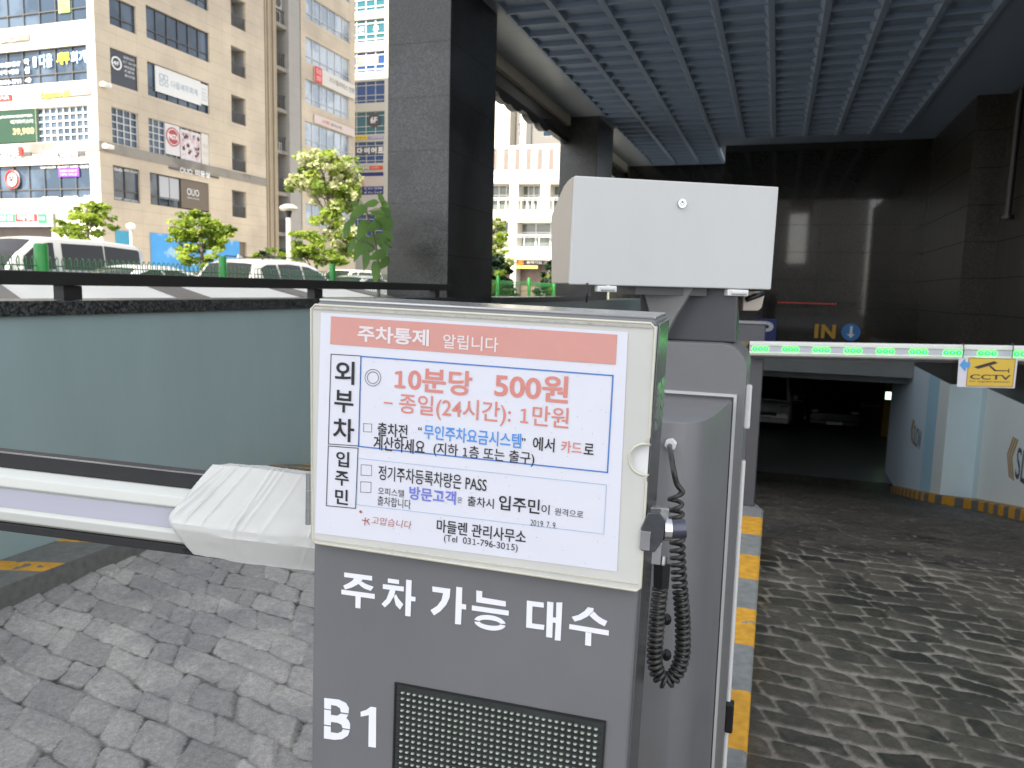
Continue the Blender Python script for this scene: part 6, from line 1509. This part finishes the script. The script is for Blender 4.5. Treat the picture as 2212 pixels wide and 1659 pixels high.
# large-leaved plant by the column
pl_t = 8.6
pbase = Vector(att(812, 590, pl_t)); pbase.z = 0.30
plant = thing("leafy_plant", "big-leaved green plant leaning out beside the granite column", "plant", pbase)
rnd = random.Random(4)
stem = smooth_path([pbase, Vector(att(818, 600, pl_t)), Vector(att(808, 520, pl_t)), Vector(att(795, 470, pl_t)), Vector(att(785, 445, pl_t))], 6)
mb = MB().tube(stem, [.022 - .016 * i / len(stem) for i in range(len(stem))], 7)
LV = [(800, 440, 20, 12, 200), (772, 458, 26, 16, 215), (818, 462, 24, 17, 170), (828, 480, 26, 22, 160), (760, 478, 24, 12, 240), (782, 498, 28, 20, 245), (748, 500, 26, 12, 265), (812, 515, 26, 18, 185), (830, 530, 22, 18, 160), (795, 535, 28, 20, 225),
      (772, 545, 30, 14, 255), (758, 535, 24, 11, 250), (815, 552, 28, 16, 200), (790, 565, 30, 16, 268), (812, 592, 34, 15, 275), (830, 440, 18, 12, 120), (835, 505, 22, 16, 120), (828, 570, 22, 14, 230), (806, 490, 22, 16, 210), (780, 520, 22, 15, 235), (833, 455, 18, 14, 140), (765, 440, 18, 10, 170), (822, 425, 14, 9, 110)]
lv = MB()
for (u, v, lu, wu, ang) in LV:
    tt = pl_t + rnd.uniform(-.35, .35); c_ = Vector(att(u, v, tt)); ln_, wd = lu * tt / FPX * .86, wu * tt / FPX * .74
    e1 = Vector(ROT[:, 0]); e2 = -Vector(ROT[:, 1]); a = rad(ang - 360)
    ax = (e1 * math.cos(a) + e2 * math.sin(a) + Vector(ROT[:, 2]) * rnd.uniform(-.5, .5)).normalized(); sd = ax.cross(Vector(ROT[:, 2]) + Vector((rnd.uniform(-.5, .5), 0, rnd.uniform(-.2, .6)))).normalized(); up_ = sd.cross(ax)
    prof_ = [(-1, 0), (-.93, .45), (-.7, .82), (-.3, .95), (.15, .78), (.55, .42), (.85, .12), (1, 0)]
    vs_ = []
    for x_, y_ in prof_: vs_.append(c_ + ax * x_ * ln_ - up_ * (.22 * x_ * x_ * ln_))
    n0 = len(vs_)
    for sg in (1, -1):
        for x_, y_ in prof_[1:-1]: vs_.append(c_ + ax * x_ * ln_ + sd * sg * y_ * wd + up_ * (.16 * y_ * wd - .22 * x_ * x_ * ln_))
    fs = []
    for sg in (0, 1):
        o_ = n0 + sg * 6
        for i in range(7):
            e_a = o_ + i - 1 if 0 < i < 7 else None; e_b = o_ + i if i < 6 else None
            f = [i, i + 1] + ([e_b] if e_b is not None else []) + ([e_a] if e_a is not None else [])
            fs.append(tuple(f if sg else f[::-1]))
    lv.add(vs_, fs)
    s0 = min(stem, key=lambda p: (p - c_).length); mb.tube([s0, s0.lerp(c_ - ax * ln_, .5) + Vector((0, 0, .03)), c_ - ax * ln_], .004, 5)
mb.build("stem", m_bark, plant, world=True, smooth=True); lv.build("foliage", lf_n, plant, world=True, smooth=True, fix=False)

# ------------------------------------------------------------------ street lamps
t_ = 42; g = att(625, 575, t_)
sl_ = thing("street_lamp", "pale street lamp with a mushroom shaped head near the blossoming tree", "street lamp", (g[0], g[1], .3))
hd = Vector(att(627, 452, t_)); m_lamp = M("lamp_grey_paint", (.45, .42, .36), .5)
MB().tube([(g[0], g[1], .3), (g[0], g[1], hd.z - .5)], .16, 10).build("pole", m_lamp, sl_, world=True, smooth=True, auto=40)
MB().tube([(g[0], g[1], hd.z - .5), (g[0], g[1], hd.z - .1)], [.1, .2], 10).build("neck", m_black, sl_, world=True)
MB().tube([(g[0], g[1], hd.z - .12), (g[0], g[1], hd.z), (g[0], g[1], hd.z + .12), (g[0], g[1], hd.z + .22)], [.42, .5, .42, .2], 18).build("lamp_head", m_lamp, sl_, world=True, smooth=True, auto=50)
t_ = 44; g = att(286, 575, t_); hd = Vector(att(286, 490, t_))
s2 = thing("street_lamp", "small globe street lamp in front of the ground floor of the office block", "street lamp", (g[0], g[1], .3))
MB().tube([(g[0], g[1], .3), (g[0], g[1], hd.z - .15)], .1, 10).build("pole", m_lamp, s2, world=True, smooth=True, auto=40)
MB().ball((g[0], g[1], hd.z), (.26, .26, .2), 12, 8).build("globe", m_wsign, s2, world=True, smooth=True)
